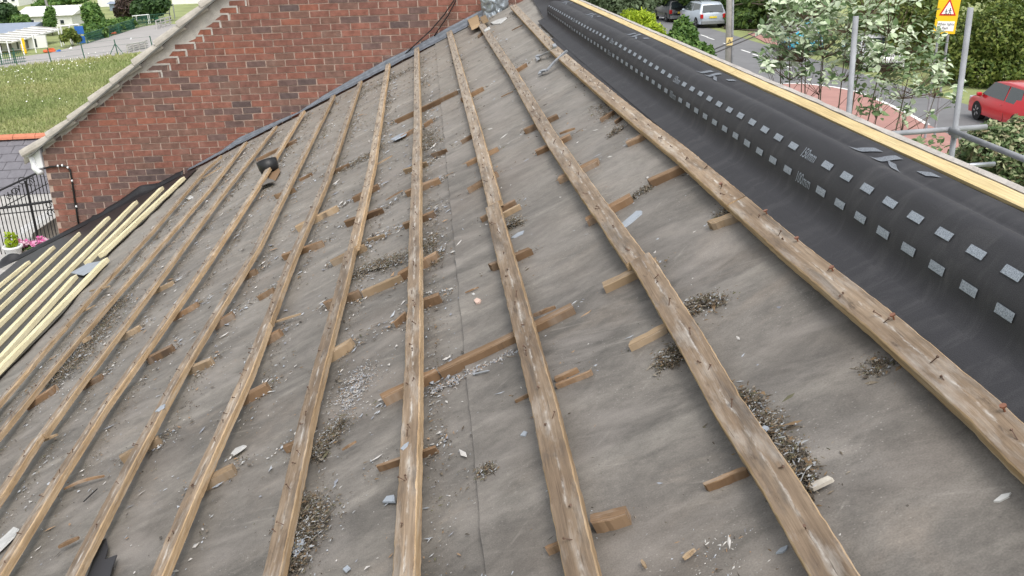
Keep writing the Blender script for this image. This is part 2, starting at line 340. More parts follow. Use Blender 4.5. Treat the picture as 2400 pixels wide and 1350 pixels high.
_nt = M['blade'].node_tree; _b = _nt.nodes['Principled BSDF']; _pos = N(_nt, 'NewGeometry').outputs['Position']
_src = _b.inputs['Base Color'].links[0].from_socket
_c = mix(_nt, .75, _src, ramp(_nt, noise_(_nt, mapped(_nt, _pos, (.16, .10, 0)), 1, 5, .65), [(.32, (.55, .72, .5)), (.5, (.95, 1, .9)), (.68, (1.2, 1.1, 1.05))]), 'MULTIPLY')
for _l in list(_src.links):
    if _l.to_node != _c.node: _s = _l.to_socket; _nt.links.new(_c, _s)
M['daisy'] = simple('white_flower', (.75, .75, .68), .7)

# ------------------------------------------------------------------ the setting: ground, road
def ground_z(x, y):
    r = ZC-5.95-.016*max(-20, min(y, 140)); l = ZC-9.0
    t = min(1, max(0, (-x-5)/11)); t = t*t*(3-2*t); return r+(l-r)*t
xs = sorted(set([-400,-250,-160,-110,-80,-60,-45,-35,-28,-22]+[x*.75 for x in range(-26, 40)]+[35,45,60,90,140,250,400]))
ys = sorted(set([-60,-30,-15,-5]+[y*2.0 for y in range(0, 75)]+[170,220,300,420,600]))
g = MB(); nx, ny = len(xs), len(ys)
for x in xs:
    for y in ys: g.v.append((x, y, ground_z(x, y)-.03)); g.uv.append((x, y))
for i in range(nx-1):
    for j in range(ny-1): g.f.append((i*ny+j, (i+1)*ny+j, (i+1)*ny+j+1, i*ny+j+1)); g.m.append(0)
tag(g.build('ground', M['grass'], None, True), kind='structure')
def sheet(name, pts, mat, parent=None, thick=0, kind='structure'):
    bm = bmesh.new(); f = bm.faces.new([bm.verts.new(p) for p in pts]); f.normal_update()
    if f.normal.z < 0: f.normal_flip()
    bmesh.ops.triangulate(bm, faces=bm.faces)
    me = bpy.data.meshes.new(name); bm.to_mesh(me); bm.free(); me.materials.append(mat)
    o = bpy.data.objects.new(name, me); link(o, parent)
    if thick: q = o.modifiers.new('t', 'SOLIDIFY'); q.thickness = thick; q.offset = 1
    if kind: o['kind'] = kind
    return o
def rz_(x, y, k=0): return Vector((x, y, ZC-5.95-.016*y+k))
roadway = sheet('road', [rz_(8.6, 8), rz_(19.5, 8), rz_(19.0, 35), rz_(19.3, 62), rz_(20.0, 140), rz_(10.6, 140), rz_(10.6, 60), rz_(8.6, 40)], M['tarmac'])
tag(sheet('pavement', [rz_(5.6, 8, .11), rz_(8.6, 8, .11), rz_(8.6, 40, .11), rz_(10.6, 60, .11), rz_(10.6, 140, .11), rz_(7, 140, .11), rz_(6, 60, .11)], M['concrete'], thick=.1))
red = sheet('red_road_surface', [road(*p, .004) for p in [(1752,215),(1795,197),(1880,195),(2000,212),(2095,250),(2175,292),(2290,345),(2400,420),(2300,470),(2050,400)]], M['redtar'])
sheet('red_road_surface', [road(*p, .004) for p in [(1752,78),(1800,72),(1880,80),(1860,112),(1795,100)]], M['redtar'])
def strip(pts, wd, k, mat, parent, name):
    mb = MB(); P = [road(*p, k) for p in pts]; L = []
    for i, p in enumerate(P):
        d = (P[min(i+1, len(P)-1)]-P[max(i-1, 0)]); n_ = Vector((-d.y, d.x, 0)).normalized()*wd/2; L += [p-n_, p+n_]
    mb.add(L, [(2*i, 2*i+1, 2*i+3, 2*i+2) for i in range(len(P)-1)]); return mb.build(name, mat, parent)
strip([(1752,215),(1795,197),(1880,195),(1950,203),(2000,212),(2050,230),(2095,250),(2140,272),(2175,292)], .16, .009, M['paint'], roadway, 'edge_line')
strip([(1925,250),(1965,262),(1990,275)], .14, .009, M['paint'], roadway, 'edge_line')
for px in [(1527,29),(1535,33),(1547,38),(1558,42),(1590,57),(1620,71),(1650,84),(1665,90),(1705,104),(1748,120),(1775,130),(1840,154)]:
    p = road(*px, .01); mb = MB(); mb.add([p+Vector((a, b_, -.016*b_)) for a, b_ in ((-.06,-.8),(.06,-.8),(.06,.8),(-.06,.8))], [(0,1,2,3)]); mb.build('centre_line_dash', M['paint'], roadway)

# ------------------------------------------------------------------ the stripped roof
house = empty('stripped_house', RP(-2, 5, 0)-Vector((0, 0, 4)), 'house under the camera with its slates stripped to old battens on grey felt', 'house')
SL, SR, Y0, Y1 = -6.1, .95, -1.2, 11.42
mb = MB()                                  # walls and the far slope under it
rid = RP(SR+.02, 0, -.03); eav = RP(SL+.1, 0, -.05)
for yy in (Y0+.1, Y1-.02):
    pass
zb = -1.5
prof = [(eav.x+.25, zb), (eav.x+.25, eav.z+.02), (rid.x, rid.z-.12), (rid.x+2.4, rid.z-1.9), (rid.x+2.4, zb)]
P = [(x, Y0+.1, z) for x, z in prof]+[(x, Y1-.03, z) for x, z in prof]
mb.add(P, [(0,1,2,3,4), (9,8,7,6,5), (0,5,6,1), (1,6,7,2), (2,7,8,3), (3,8,9,4)]); mb.build('wall', M['whitewall'], house)
mb = MB(); a, b_ = Vector((rid.x+.03, 0, rid.z-.02)), Vector((rid.x+2.7, 0, rid.z-2.02))
mb.hexa([(a.x, Y0, a.z-.06), (b_.x, Y0, b_.z-.06), (b_.x, Y1, b_.z-.06), (a.x, Y1, a.z-.06), (a.x, Y0, a.z), (b_.x, Y0, b_.z), (b_.x, Y1, b_.z), (a.x, Y1, a.z)]); mb.build('far_slope', M['slate'], house)

RAFT = .445
SEAM = rp(1090, 760)[0]
def felt_k(s, Y):                          # felt hangs between rafters, with loose wrinkles
    k = -.006-.003*math.cos(2*math.pi*(Y-2.93)/RAFT)
    k += .007*nz(s*1.2, Y*3.2)+.0025*nz(s*3, Y*8, 3)+.0012*nz(s*9+2, Y*22, 8)
    return k-.004-(.022*min(1, max(0, (s-.52)/.03)))
def felt_sheet(s0, s1, y0, y1, lift, step=.035):
    nu, nv = int((s1-s0)/step), int((y1-y0)/step)
    mb = MB(); mb.grid(lambda u, v: RP(s0+(s1-s0)*u+.004*nz(v*60)*(u in (0, 1)), y0+(y1-y0)*v, felt_k(s0+(s1-s0)*u, y0+(y1-y0)*v)+lift*(1+max(0, nz(y0+(y1-y0)*v*8, 3)+.1)*1.6*(u == 0))), nu, nv,
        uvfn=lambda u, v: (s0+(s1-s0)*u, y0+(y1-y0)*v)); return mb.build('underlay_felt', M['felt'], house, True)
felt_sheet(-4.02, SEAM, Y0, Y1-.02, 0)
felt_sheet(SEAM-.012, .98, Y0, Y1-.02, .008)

def edge_poly(pts, k):                     # photo polyline -> (Y, s) interpolator
    q = sorted((rp(x, y, k)[1], rp(x, y, k)[0]) for x, y in pts); return q
def interp(q, Y):
    if Y <= q[0][0]:
        return q[0][1]+(q[1][1]-q[0][1])/(q[1][0]-q[0][0])*(Y-q[0][0])*(1 if len(q) == 2 else .3)
    for (a, sa), (b_, sb) in zip(q, q[1:]):
        if Y <= b_: t = (Y-a)/(b_-a+1e-9); return sa+(sb-sa)*t
    return q[-1][1]
def make_batten(q, ya, yb, wd, th, k0, mats, off=0, rough=1, taper=(1, 1)):
    n = max(6, int((yb-ya)/.02)); mb = MB(); sd_ = random.uniform(0, 99); rings = 8
    for i in range(n+1):
        Y = ya+(yb-ya)*i/n; s = interp(q, Y)+off+.002*rough*nz(Y*.8, sd_)
        we = wd/2*(1+.03*rough*nz(Y*3, sd_+5)); wl = we+.0022*rough*nz(Y*34, sd_+7)-.006*rough*max(0, nz(Y*6, sd_+41)-.35); wr_ = we+.0022*rough*nz(Y*34, sd_+9)-.006*rough*max(0, nz(Y*6, sd_+45)-.35)
        kk = k0+.0015*rough*nz(Y*1.1, sd_+3); t = th*(1+.03*rough*nz(Y*4, sd_+11)); ch = .0022+.003*rough*max(0, nz(Y*17, sd_+13)+.1); ch2 = .0022+.003*rough*max(0, nz(Y*17, sd_+15)+.1)
        notch = max(0, nz(Y*3.1, sd_+21)-.45)*.035*rough; notch2 = max(0, nz(Y*2.7, sd_+25)-.45)*.035*rough
        sec = [(-wl, 0), (-wl, t-ch-notch), (-wl+ch+notch*.7, t), (-wl*.33, t+.0015*rough*nz(Y*20, sd_+31)), (wr_*.33, t+.0015*rough*nz(Y*20, sd_+33)), (wr_-ch2-notch2*.7, t), (wr_, t-ch2-notch2), (wr_, 0)]
        for j, (a, c_) in enumerate(sec):
            mb.v.append(tuple(RP(s+a, Y+(.006*rough*nz(a*90, sd_) if i in (0, n) else 0), kk+c_))); mb.uv.append((Y+sd_, (a+.03)+(.08 if j in (0, 7) else 0)))
    for i in range(n):
        for j in range(8):
            a, c_ = i*8+j, i*8+(j+1)%8
            mb.f.append((a, c_, c_+8, a+8)); mb.m.append(0 if j in (2, 3, 4) else 1)
    mb.f.append(tuple(range(8))); mb.m.append(1); mb.f.append(tuple(n*8+7-j for j in range(8))); mb.m.append(1)
    o = mb.build('batten', mats, house); return o
BAT = {
1: ([(0,936),(125,790),(230,673),(353,542),(478,398),(514,366)], 49, [(152,763)]),
2: ([(12,994),(125,857),(251,711),(393,550),(489,441),(574,333)], 49, [(280,676)]),
3: ([(0,1157),(80,1036),(158,930),(286,763),(393,620),(523,447),(643,297)], 50, [(97,1020)]),
4: ([(0,1332),(133,1119),(243,950),(345,810),(479,620),(600,440),(710,260)], 50, [(496,600)]),
5: ([(166,1350),(296,1098),(432,851),(600,582),(700,383),(780,223)], 50, [(742,288)]),
6: ([(365,1350),(445,1163),(572,886),(683,600),(763,420),(843,190)], 51, [(628,757)]),
7: ([(636,1350),(724,950),(807,640),(867,388),(907,150)], 54, [(826,580)]),
8: ([(943,1350),(962,950),(970,640),(978,300),(976,110)], 55, [(975,578)]),
9: ([(1366,1350),(1277,950),(1185,600),(1110,300),(1050,73)], 64, [(1147,482)]),
10: ([(1949,1350),(1818,1128),(1700,950),(1622,810),(1510,625),(1410,486),(1289,313),(1204,169),(1125,50)], 67, [(1478,612)]),
11: ([(2402,1054),(2296,950),(2060,747),(1853,580),(1715,460),(1600,361),(1506,288),(1416,214),(1354,162),(1292,107),(1202,13)], 64, [(1722,472),(1356,163)]),
}
BK, BT = .026, .027
BQ = {}
def nail(mb, s, Y, k, big=1):
    a = random.uniform(0, 6.28); t = random.uniform(.5, 2.2); L = random.uniform(.010, .022)*big
    p0 = RP(s, Y, k-.002); d = (RN+RS*(t*math.cos(a))+Vector((0, t*math.sin(a), 0))).normalized(); r = .0013*big
    mb.tube([p0, p0+d*L], r, n=4); mb.tube([p0+d*L, p0+d*(L+.0025)], 0.003*big, n=5)
BTOP = {}
for i, (pts, wmm, jts) in BAT.items():
    q = edge_poly(pts, BK+BT); BQ[i] = q
    cuts = sorted(rp(x, y, BK+BT)[1] for x, y in jts)
    ends = [max(Y0+.3, min(q[0][0]-.6, .5))]+cuts+[q[-1][0]]
    for j in range(len(ends)-1):
        off = (j*.012-.004)*(1 if i % 2 else -1) if i in (3, 7, 9, 10) else random.uniform(-.003, .003)
        kk = BK+random.uniform(-.002, .002)
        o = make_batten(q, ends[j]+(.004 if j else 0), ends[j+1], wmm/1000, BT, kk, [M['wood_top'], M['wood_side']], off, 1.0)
        mb = MB(); Y = ends[j]+.12
        while Y < ends[j+1]-.05:
            c_ = interp(q, Y)+off
            if Y > 1.0:
                for _ in range(random.choice((1, 1, 2, 2))): nail(mb, c_+random.gauss(0, .006), Y+random.uniform(-.045, .045), kk+BT)
            Y += random.uniform(.15, .29)
        if mb.v: tag(mb.build('nail_row', M['rust'], o), kind='stuff')
# pieces of old counter batten below the battens (photo ends, width, pale?)
ST = [((1256,357),(1337,318),30,0),((1228,306),(1306,270),26,0),((1406,280),(1438,260),20,0),((1469,337),(1517,315),34,0),((1310,420),(1402,377),44,0),((1375,518),(1479,460),34,0),
((1521,427),(1606,388),34,0),((1664,527),(1722,506),30,1),((1093,384),(1167,347),26,0),((1096,446),(1166,406),32,0),((1126,512),(1207,470),22,0),((1173,503),(1218,480),20,1),((1149,625),(1243,586),30,0),
((1415,672),(1540,612),36,1),((1477,810),(1562,766),26,1),((1590,740),(1642,711),12,1),((896,934),(1024,872),34,0),((1030,872),(1342,720),38,0),((1299,885),(1352,862),16,0),((1302,900),(1384,867),14,0),((1204,935),(1236,920),11,0),
((921,755),(950,730),16,0),((985,708),(1030,692),26,0),((934,645),(1024,595),32,0),((760,712),(842,684),26,0),((848,685),(940,645),22,1),((945,527),(1018,497),26,0),((950,452),(1030,420),34,0),((945,399),(1000,380),22,1),
((827,465),(886,434),26,0),((808,522),(897,490),34,0),((776,614),(856,576),30,1),((694,533),(790,485),30,1),((662,600),(756,568),30,0),((765,408),(818,385),26,0),((643,459),(690,442),24,0),((548,657),(600,633),26,0),((500,762),(546,734),34,0),
((425,872),(495,843),26,1),((282,1074),(373,1026),26,1),((402,744),(462,709),20,0),((345,842),(404,812),28,0),((340,690),(404,660),20,1),((270,795),(328,765),24,1),((190,905),(237,880),24,0),((64,950),(128,908),44,0),
((605,695),(640,676),20,0),((618,797),(656,775),26,0),((560,937),(627,902),30,0),((460,1140),(547,1096),42,1),((772,833),(824,800),30,1),((664,1048),(700,1032),20,0),((881,1091),(1020,1044),14,0),((1388,1222),(1470,1203),30,0),((1277,1282),(1320,1262),12,0),
((1650,1134),(1745,1096),16,0),((925,284),(1072,214),26,0),((1080,234),(1132,206),30,0),((1200,170),(1234,150),26,0),((993,292),(1012,280),22,0),((940,320),(972,302),24,0),((1080,330),(1110,313),18,0),((600,374),(694,327),24,0),
((860,560),(900,548),14,1),((1440,285),(1470,262),18,0),((700,420),(730,405),18,0),((1010,360),(1046,348),14,0),((1098,62),(1142,44),46,1),((1120,86),(1136,72),30,0),((1490,600),(1535,612),20,1)]
for (a, b_, wmm, pale) in ST:
    kt = BK-.002; s0, ya = rp(*a, kt*.6); s1, yb = rp(*b_, kt*.6); n = 6; mb = MB(); sd_ = random.uniform(0, 50); h = min(kt, wmm/1000*.75+.003)
    wd = wmm/1000*(1.22 if wmm > 20 else .95)
    for i in range(n+1):
        t = i/n; s = s0+(s1-s0)*t; Y = ya+(yb-ya)*t; kf = felt_k(s, Y)-.004
        e = 1 if 0 < i < n else .86
        for (c_, z) in ((-.5, kf), (-.5, h*.85), (-.38, h), (.38, h*(1+.12*nz(t*3, sd_))), (.5, h*.82), (.5, kf)):
            sk = (c_*.3*wd*nz(sd_, 4)) if i in (0, n) else 0
            mb.v.append(tuple(RP(s+sk*2+random.uniform(-.002, .002), Y+c_*wd*(.9+.2*nz(t*4, sd_, c_))*e+random.uniform(-.001, .001), z))); mb.uv.append((s+sd_, c_*wd+(.1 if z < h*.9 else 0)))
    for i in range(n):
        for j in range(5): a_, c_ = i*6+j, i*6+j+1; mb.f.append((a_, a_+6, c_+6, c_)); mb.m.append(0)
    mb.f.append((0,1,2,3,4,5)); mb.f.append(tuple(n*6+5-j for j in range(6))); mb.m += [0, 0]
    mb.build('counter_batten', M['stub_pale'] if pale else M['stub'], house)
# split-off strip lying on the long counter batten
# new membrane and new battens at the lower left
def mem_k(s, Y): return .004+.006*nz(s*2.3, Y*2)+.004*nz(s*7, Y*3, 5)
nAq = edge_poly([(428,418),(320,522),(237,597),(134,731),(0,863)], .03)
mb = MB(); mb.grid(lambda u, v: RP(SL+(interp(nAq, 3+8.3*v)+.05+.02*nz(v*9)-SL)*u, 3+8.3*v, mem_k(u*3, 3+8.3*v)+.004), 40, 110, uvfn=lambda u, v: (u*2.4, 3+8.3*v)); mb.build('breather_membrane', M['membrane_new'], house, True)
NB = [([(428,418),(320,522),(237,597)], 0), ([(247,609),(134,731),(0,863)], 0), ([(378,441),(254,565),(203,614)], 0), ([(174,649),(90,744),(0,840)], 0), ([(317,474),(252,544),(161,626),(0,797)], 0),
      ([(252,511),(190,566),(131,620),(0,757)], 0), ([(186,546),(101,620),(0,722)], 1), ([(123,580),(76,622),(0,692)], 0), ([(65,615),(35,640),(0,668)], 0)]
for pts, thin in NB:
    q = edge_poly(pts, .032); q = [q[0], q[-1]]; lo = q[0][0]-(.0 if pts[-1][0] > 0 else 1.6)
    make_batten(q, lo, q[-1][0], .020 if thin else .056, .036, .008, [M['new_wood'], M['new_wood']], 0, .35)
# upstand of the new membrane against the wall
top = [(432,402),(415,402),(390,424),(362,429),(330,433),(312,446),(300,455),(275,472),(250,486),(232,505),(222,500),(205,520),(185,532),(150,548),(110,566),(75,590),(55,600),(42,592),(25,592),(8,603),(-25,640),(-80,690)]
TQ = sorted((wp(x, y).x, wp(x, y).z) for x, y in top)
def top_z(x):
    for (a, za), (b_, zb_) in zip(TQ, TQ[1:]):
        if a <= x <= b_: return za+(zb_-za)*(x-a)/(b_-a)
    return TQ[0][1] if x < TQ[0][0] else TQ[-1][1]
def upst(u, v):
    x = TQ[0][0]+(TQ[-1][0]-TQ[0][0])*u; yw = wall_y(x)-.03; zt = top_z(x)
    base = C0+Vector((x, 0, 0)); zf = ZC+(x+H0*-math.sin(TH))*0
    zr = (x+math.sin(TH)*-H0*-1*0)
    s = (x-(-math.sin(TH))*(-H0))/math.cos(TH); p = RP(s, yw-.18, .008)
    c1 = Vector((x, yw-.03+.02*nz(u*14), max(p.z+.02, zt-.02))); c2 = Vector((x, yw+.01*nz(u*20, 3), max(p.z+.03, zt)))
    if v < .5: t = v/.5; return p.lerp(c1, t)+Vector((0, .05*math.sin(t*3.14)*(.6+nz(u*8)), -.03*math.sin(t*3.14)))
    t = (v-.5)/.5; return c1.lerp(c2, t)
mb = MB(); mb.grid(upst, 90, 8, uvfn=lambda u, v: (u*3, v*.4)); mb.build('membrane_upstand', M['membrane_new'], house, True, solid=.003)
# lead flashing along the wall
fl = [(440,396),(520,352),(560,322),(640,287),(700,262),(760,222),(830,182),(905,140),(980,104),(1050,64),(1100,38),(1135,20),(1180,4)]
def lead(u, v):
    f_ = u*(len(fl)-1); i = min(int(f_), len(fl)-2); t = f_-i; x, y = fl[i][0]+(fl[i+1][0]-fl[i][0])*t, fl[i][1]+(fl[i+1][1]-fl[i][1])*t
    p = wp(x, y); p.y -= .016; s = (p-C0-Vector((0, p.y, 0))).dot(RS); wdt = .065+.03*nz(u*12)+.02*nz(u*40, 2)
    a = p+Vector((0, 0, .0)); kk = (p-RP(s, p.y, 0)).dot(RN)
    b1 = RP(s, p.y-.012, max(.006, kk*.35)); c1 = RP(s+.01, p.y-wdt, .007+.006*nz(u*30, 5))
    return a.lerp(b1, v*2) if v < .5 else b1.lerp(c1, v*2-1)
mb = MB(); mb.grid(lead, 120, 6); mb.build('lead_flashing', M['lead'], house, True, solid=.003)
# new timber along the ridge with its white mortar edge, and rafter ends
def ridge_s(Y): return .868+.030*(1-min(1, max(0, (Y-1.5)/8)))
def ridge_bar(ya, yb, d0, d1, k0, k1, mat, name, sd_=0, rough=.0):
    n = int((yb-ya)/.08); mb = MB()
    for i in range(n+1):
        Y = ya+(yb-ya)*i/n; s = ridge_s(Y)+.003*nz(Y*1.7, 4)
        for j, (a, k) in enumerate(((d0, k0), (d1, k0), (d1, k1), (d0, k1))):
            mb.v.append(tuple(RP(s+a+rough*nz(Y*14, j, sd_), Y, k+rough*nz(Y*11, j+9, sd_)))); mb.uv.append((Y+sd_, a+k))
    for i in range(n):
        for j in range(4): a, c_ = i*4+j, i*4+(j+1)%4; mb.f.append((a, c_, c_+4, a+4)); mb.m.append(0)
    mb.f.append((0,1,2,3)); mb.f.append((n*4+3, n*4+2, n*4+1, n*4)); mb.m += [0, 0]; return mb.build(name, mat, house)
yc = rp(1697, 180, .08)[1]
ridge_bar(.6, yc-.002, 0, .034, .070, .082, M['ridge_wood'], 'ridge_timber', 3, .001)
ridge_bar(yc+.002, 11.3, 0, .034, .070, .082, M['ridge_wood'], 'ridge_timber', 9, .001)
ridge_bar(.6, 11.3, -.002, .036, .02, .068, M['blackplastic'], 'ridge_joint', 1, .003)
ridge_bar(.6, 11.3, .037, .052, .03, .084, M['cement'], 'ridge_mortar', 5, .004)
for px in [(1372,18),(1378,34),(1412,42),(1495,80)]:
    s, Y = rp(*px, .04); mb = MB(); a = RP(s-.05, Y, .0); b_ = RP(ridge_s(Y)+.03, Y, .0); mb.obox(a, b_, Vector((0, 1, 0)), RN, .045, .034, 0, .003); o = mb.build('rafter_end', M['ridge_wood'], house)

# ------------------------------------------------------------------ folded membrane along the ridge, with its print
PR = [(.53,.0535),(.556,.052),(.530,.010),(.560,.007),(.590,.007),(.620,.009),(.645,.028),(.667,.062),(.685,.083),(.712,.104),(.745,.121),(.772,.125),(.790,.118),(.803,.106),(.812,.095),(.822,.088),(.836,.089),(.852,.088),(.870,.083),(.884,.078),(.892,.06)]
def catmull(P, t):
    f_ = t*(len(P)-1); i = min(int(f_), len(P)-2); u = f_-i
    p = [np.array(P[max(0, min(len(P)-1, i+d))]) for d in (-1, 0, 1, 2)]
    return .5*((2*p[1])+(-p[0]+p[2])*u+(2*p[0]-5*p[1]+4*p[2]-p[3])*u*u+(-p[0]+3*p[1]-3*p[2]+p[3])*u**3)
PRS = [catmull(PR[2:], i/160) for i in range(161)]
ARC = [0.]
for a, b_ in zip(PRS, PRS[1:]): ARC.append(ARC[-1]+float(np.hypot(*(b_-a))))
def prof_at(arc):
    i = int(np.searchsorted(ARC, arc)); i = max(1, min(160, i)); t = (arc-ARC[i-1])/(ARC[i]-ARC[i-1]+1e-9); return PRS[i-1]+(PRS[i]-PRS[i-1])*t
def memb(arc, Y, lift=0):
    p = prof_at(arc); q = (prof_at(min(ARC[-1], arc+.004))-prof_at(max(0, arc-.004))); q = q/(np.hypot(*q)+1e-9)
    wv = max(0, (p[1]-.01))/.115
    far = max(0, min(1, (Y-6.2)/2.8)); ds_ = wv*(.008*nz(Y*.6, 2)+.0015*nz(Y*2.6, 7))+far*far*.028*(1-wv*.4)-far*.015*wv; dk = wv*(.008*nz(Y*.6, 11)+.0012*nz(Y*3, 5))-far*.02*wv
    shift = ridge_s(Y)-.888
    return RP(p[0]+ds_+shift*wv-q[1]*lift, Y, p[1]+dk+q[0]*lift+.0015*nz(p[0]*30, Y*6))
roll = empty('membrane_fold', RP(.7, 5, 0), 'black roofing membrane folded along the ridge with two rows of grey printed dashes', 'roofing membrane')
YE = 8.95
mb = MB(); mb.grid(lambda u, v: memb(u*ARC[-1], .5+(YE-.5)*v), 110, 260, uvfn=lambda u, v: (u*ARC[-1], .5+(YE-.5)*v)); mb.build('membrane_sheet', M['membrane'], roll, True)
oR = edge_poly([(1300,90),(1363,153),(1432,212),(1520,280),(1610,345),(1750,460),(1867,547),(1977,650),(2106,747),(2400,985)], .02)
def under(u, v):
    Y = .5+(11.25-.5)*v; sl_ = min(interp(oR, Y)-.02, .56) if Y < 7.6 else .545+(Y-7.6)*.055; s = sl_+(.93-sl_)*u
    k = .007+.003*nz(s*6, Y*2)
    if Y > 8.3: k += min(1, (Y-8.3)/.8)*(.06*u*u+.05*math.exp(-((s-.86)/.05)**2)+.02*nz(s*5, Y*1.5))
    return RP(s, Y, k)
mb = MB(); mb.grid(under, 24, 200, uvfn=lambda u, v: (u*.4, .5+10.7*v)); mb.build('under_sheet', M['membrane'], roll, True)
def arc_of(app):                            # arc length at which the fold shows at this apparent slope position
    for a, p in zip(ARC, PRS):
        if p[0]*H0/(H0-p[1]) >= app: return a
    return ARC[-1]
A100, A150 = arc_of(.702), arc_of(.786)
PITCHD = .129
def dash(mb, arc, Y, L, Wd): mb.grid(lambda u, v: memb(arc+(u-.5)*Wd, Y+(v-.5)*L, .003), 4, 3)
T150, T100 = [2.67, 4.21, 5.76, 7.31], [2.63, 4.18, 5.72, 7.27]
n_d = 0
mb = MB()
for arc, T in ((A100, T100), (A150, T150)):
    Y = T[0]-PITCHD*16
    while Y < YE-.05:
        if min(abs(Y-t) for t in T) > .06 and Y > .6:
            mb = MB(); dash(mb, arc, Y, .060, .0185); mb.build('printed_dash', M['ink'], roll)
        Y += PITCHD
def text_on(body, arc, Yc, length, height):
    cu = bpy.data.curves.new('t', 'FONT'); cu.body = body; cu.align_x = 'CENTER'; cu.align_y = 'CENTER'; cu.resolution_u = 3
    ob = bpy.data.objects.new('t', cu); me = bpy.data.meshes.new_from_object(ob); bpy.data.objects.remove(ob); bpy.data.curves.remove(cu)
    X = [v.co.x for v in me.vertices]; Yv = [v.co.y for v in me.vertices]; cx, cy = (max(X)+min(X))/2, (max(Yv)+min(Yv))/2; sx, sy = length/(max(X)-min(X)), height/(max(Yv)-min(Yv))
    for v in me.vertices: v.co = memb(arc+(v.co.y-cy)*sy, Yc-(v.co.x-cx)*sx, .003)
    me.materials.clear(); me.materials.append(M['ink']); o = bpy.data.objects.new('printed_lettering', me); link(o, roll); return o
for t in T150: text_on('150mm', A150, t, .098, .030)
for t in T100: text_on('100mm', A100, t, .105, .030)
A2 = arc_of(.905)
def stroke(mb, pts, wd):                    # printed stroke in (arc, Y) space
    for (a0, y0), (a1, y1) in zip(pts, pts[1:]):
        mb.grid(lambda u, v: memb(min(ARC[-1]-.001, a0+(a1-a0)*u), y0+(y1-y0)*u+(v-.5)*wd, .003), 8, 3)
for yb_, sc in ((2.42, 1), (4.05, .9), (5.65, .9), (7.2, .9), (8.6, .8)):
    mb = MB(); stroke(mb, [(A2-.03, yb_+.20*sc), (A2+.02, yb_+.10*sc)], .05); mb.build('printed_logo', M['ink_faint'], roll); mb = MB()
    stroke(mb, [(A2-.03, yb_+.06), (A2+.0, yb_+.02), (A2+.03, yb_-.0)], .045); stroke(mb, [(A2-.03, yb_-.10), (A2, yb_-.02)], .05); mb.build('printed_logo', M['ink_faint'], roll)
    mb = MB(); stroke(mb, [(A2+.01, yb_-.16), (A2+.03, yb_-.2)], .05); mb.build('printed_logo', M['ink_faint'], roll)
mb = MB()
for px in [(1795,496),(1950,629),(2093,741),(2352,955),(1868,560),(1690,432)]:
    s, Y = rp(*px, .06); p = RP(s, Y, .05); mb = MB(); mb.tube([p-RN*.01, p+RN*.012], .002, n=5); mb.tube([p+RN*.012, p+RN*.015], .0062, n=8); mb.build('clout_nail', M['copper'], house)

# ------------------------------------------------------------------ brick house beyond
bh = empty('brick_house', (-2, 15, ground_z(-2, 15)), 'red brick gable wall standing beyond the far end of the stripped roof', 'house')
wu = Vector((1, WY, 0)).normalized(); wn = Vector((WY, -1, 0)).normalized()
def WP(x, z, out=0): return Vector((x, wall_y(x), z))+wn*out
XL, XR = -4.68, 1.22
def verge_z(x): return ZC-2.31+.717*(x+4.79)+(.05*max(0, 1-(x+4.79)/.7)**2)
ax, az = -.6, verge_z(-.6)
zr = az-.75*(XR-ax)
zg = -4.5
mb = MB(); pf = [(XL, zg), (XR, zg), (XR, zr-.1), (ax, az-.14), (XL, verge_z(XL)-.14)]
Q = [WP(x, z, -.0055) for x, z in pf]; Q2 = [p+Vector((0, 8, 0)) for p in Q]
mb.add(Q+Q2, [(0,1,2,3,4), (9,8,7,6,5), (0,5,6,1), (1,6,7,2), (4,9,5,0)]); mb.build('wall', M['mortar'], bh)
# bricks
CS, BL = .0763, .2255
p0 = wp(500, 50); zc0 = p0.z; xj0 = wp(565, 57).x
bvar = {}
def brick_mesh(mi, L, var):
    key = (mi, round(L, 3), var)
    if key not in bvar:
        mb = MB(); dx, dz = L/2, .0335
        j = lambda: random.uniform(-.0022, .0022)
        b4 = [(-dx+j(), -dz+j()), (dx+j(), -dz+j()), (dx+j(), dz+j()), (-dx+j(), dz+j())]
        vs_ = [(x, 0, z) for x, z in b4]+[(x*.985, -.0135, z*.95) for x, z in b4]
        mb.add(vs_, [(4,5,6,7), (0,1,5,4), (1,2,6,5), (2,3,7,6), (3,0,4,7)]); bvar[key] = mb.mesh('brick', BR[mi])
    return bvar[key]
cand = []
for c_ in range(-40, 40):
    zz = zc0-(c_+.5)*CS; off = xj0+(BL/2 if c_ % 2 else 0)
    k0 = int((XL-off)/BL)-2
    for k in range(k0, k0+34):
        xa, xb = off+k*BL, off+(k+1)*BL
        a, b_ = max(xa, XL), min(xb, XR)
        upper = proj(WP((a+b_)/2, zz))[1] < 150
        a = max(a, (zz+.0335+(.135 if upper else .03)-ZC+2.31)/.717-4.79) if not upper else a
        if b_-a < .05: continue
        x = (a+b_)/2; L = b_-a-.0105
        lim = min(verge_z(x), az-.75*(x-ax))
        if upper and zz+.03 > lim-.13: continue
        s = (x-math.sin(TH)*H0)/math.cos(TH); zroof = RP(s, 0, 0).z
        if zz < zroof-.12: continue
        px, py, _ = proj(WP(x, zz)); vis = -20 < px < 2420 and py > -8
        if zz > ZC+.55: continue
        cand.append((not vis, abs(px-620)+abs(py-250), x, zz, L, px, py))
cand.sort(); stuff = [MB() for _ in BR]
wts = [24, 22, 14, 12, 10, 6, 5, 7]
ang = math.atan2(WY, 1)
vis_n = sum(1 for c_ in cand if not c_[0])
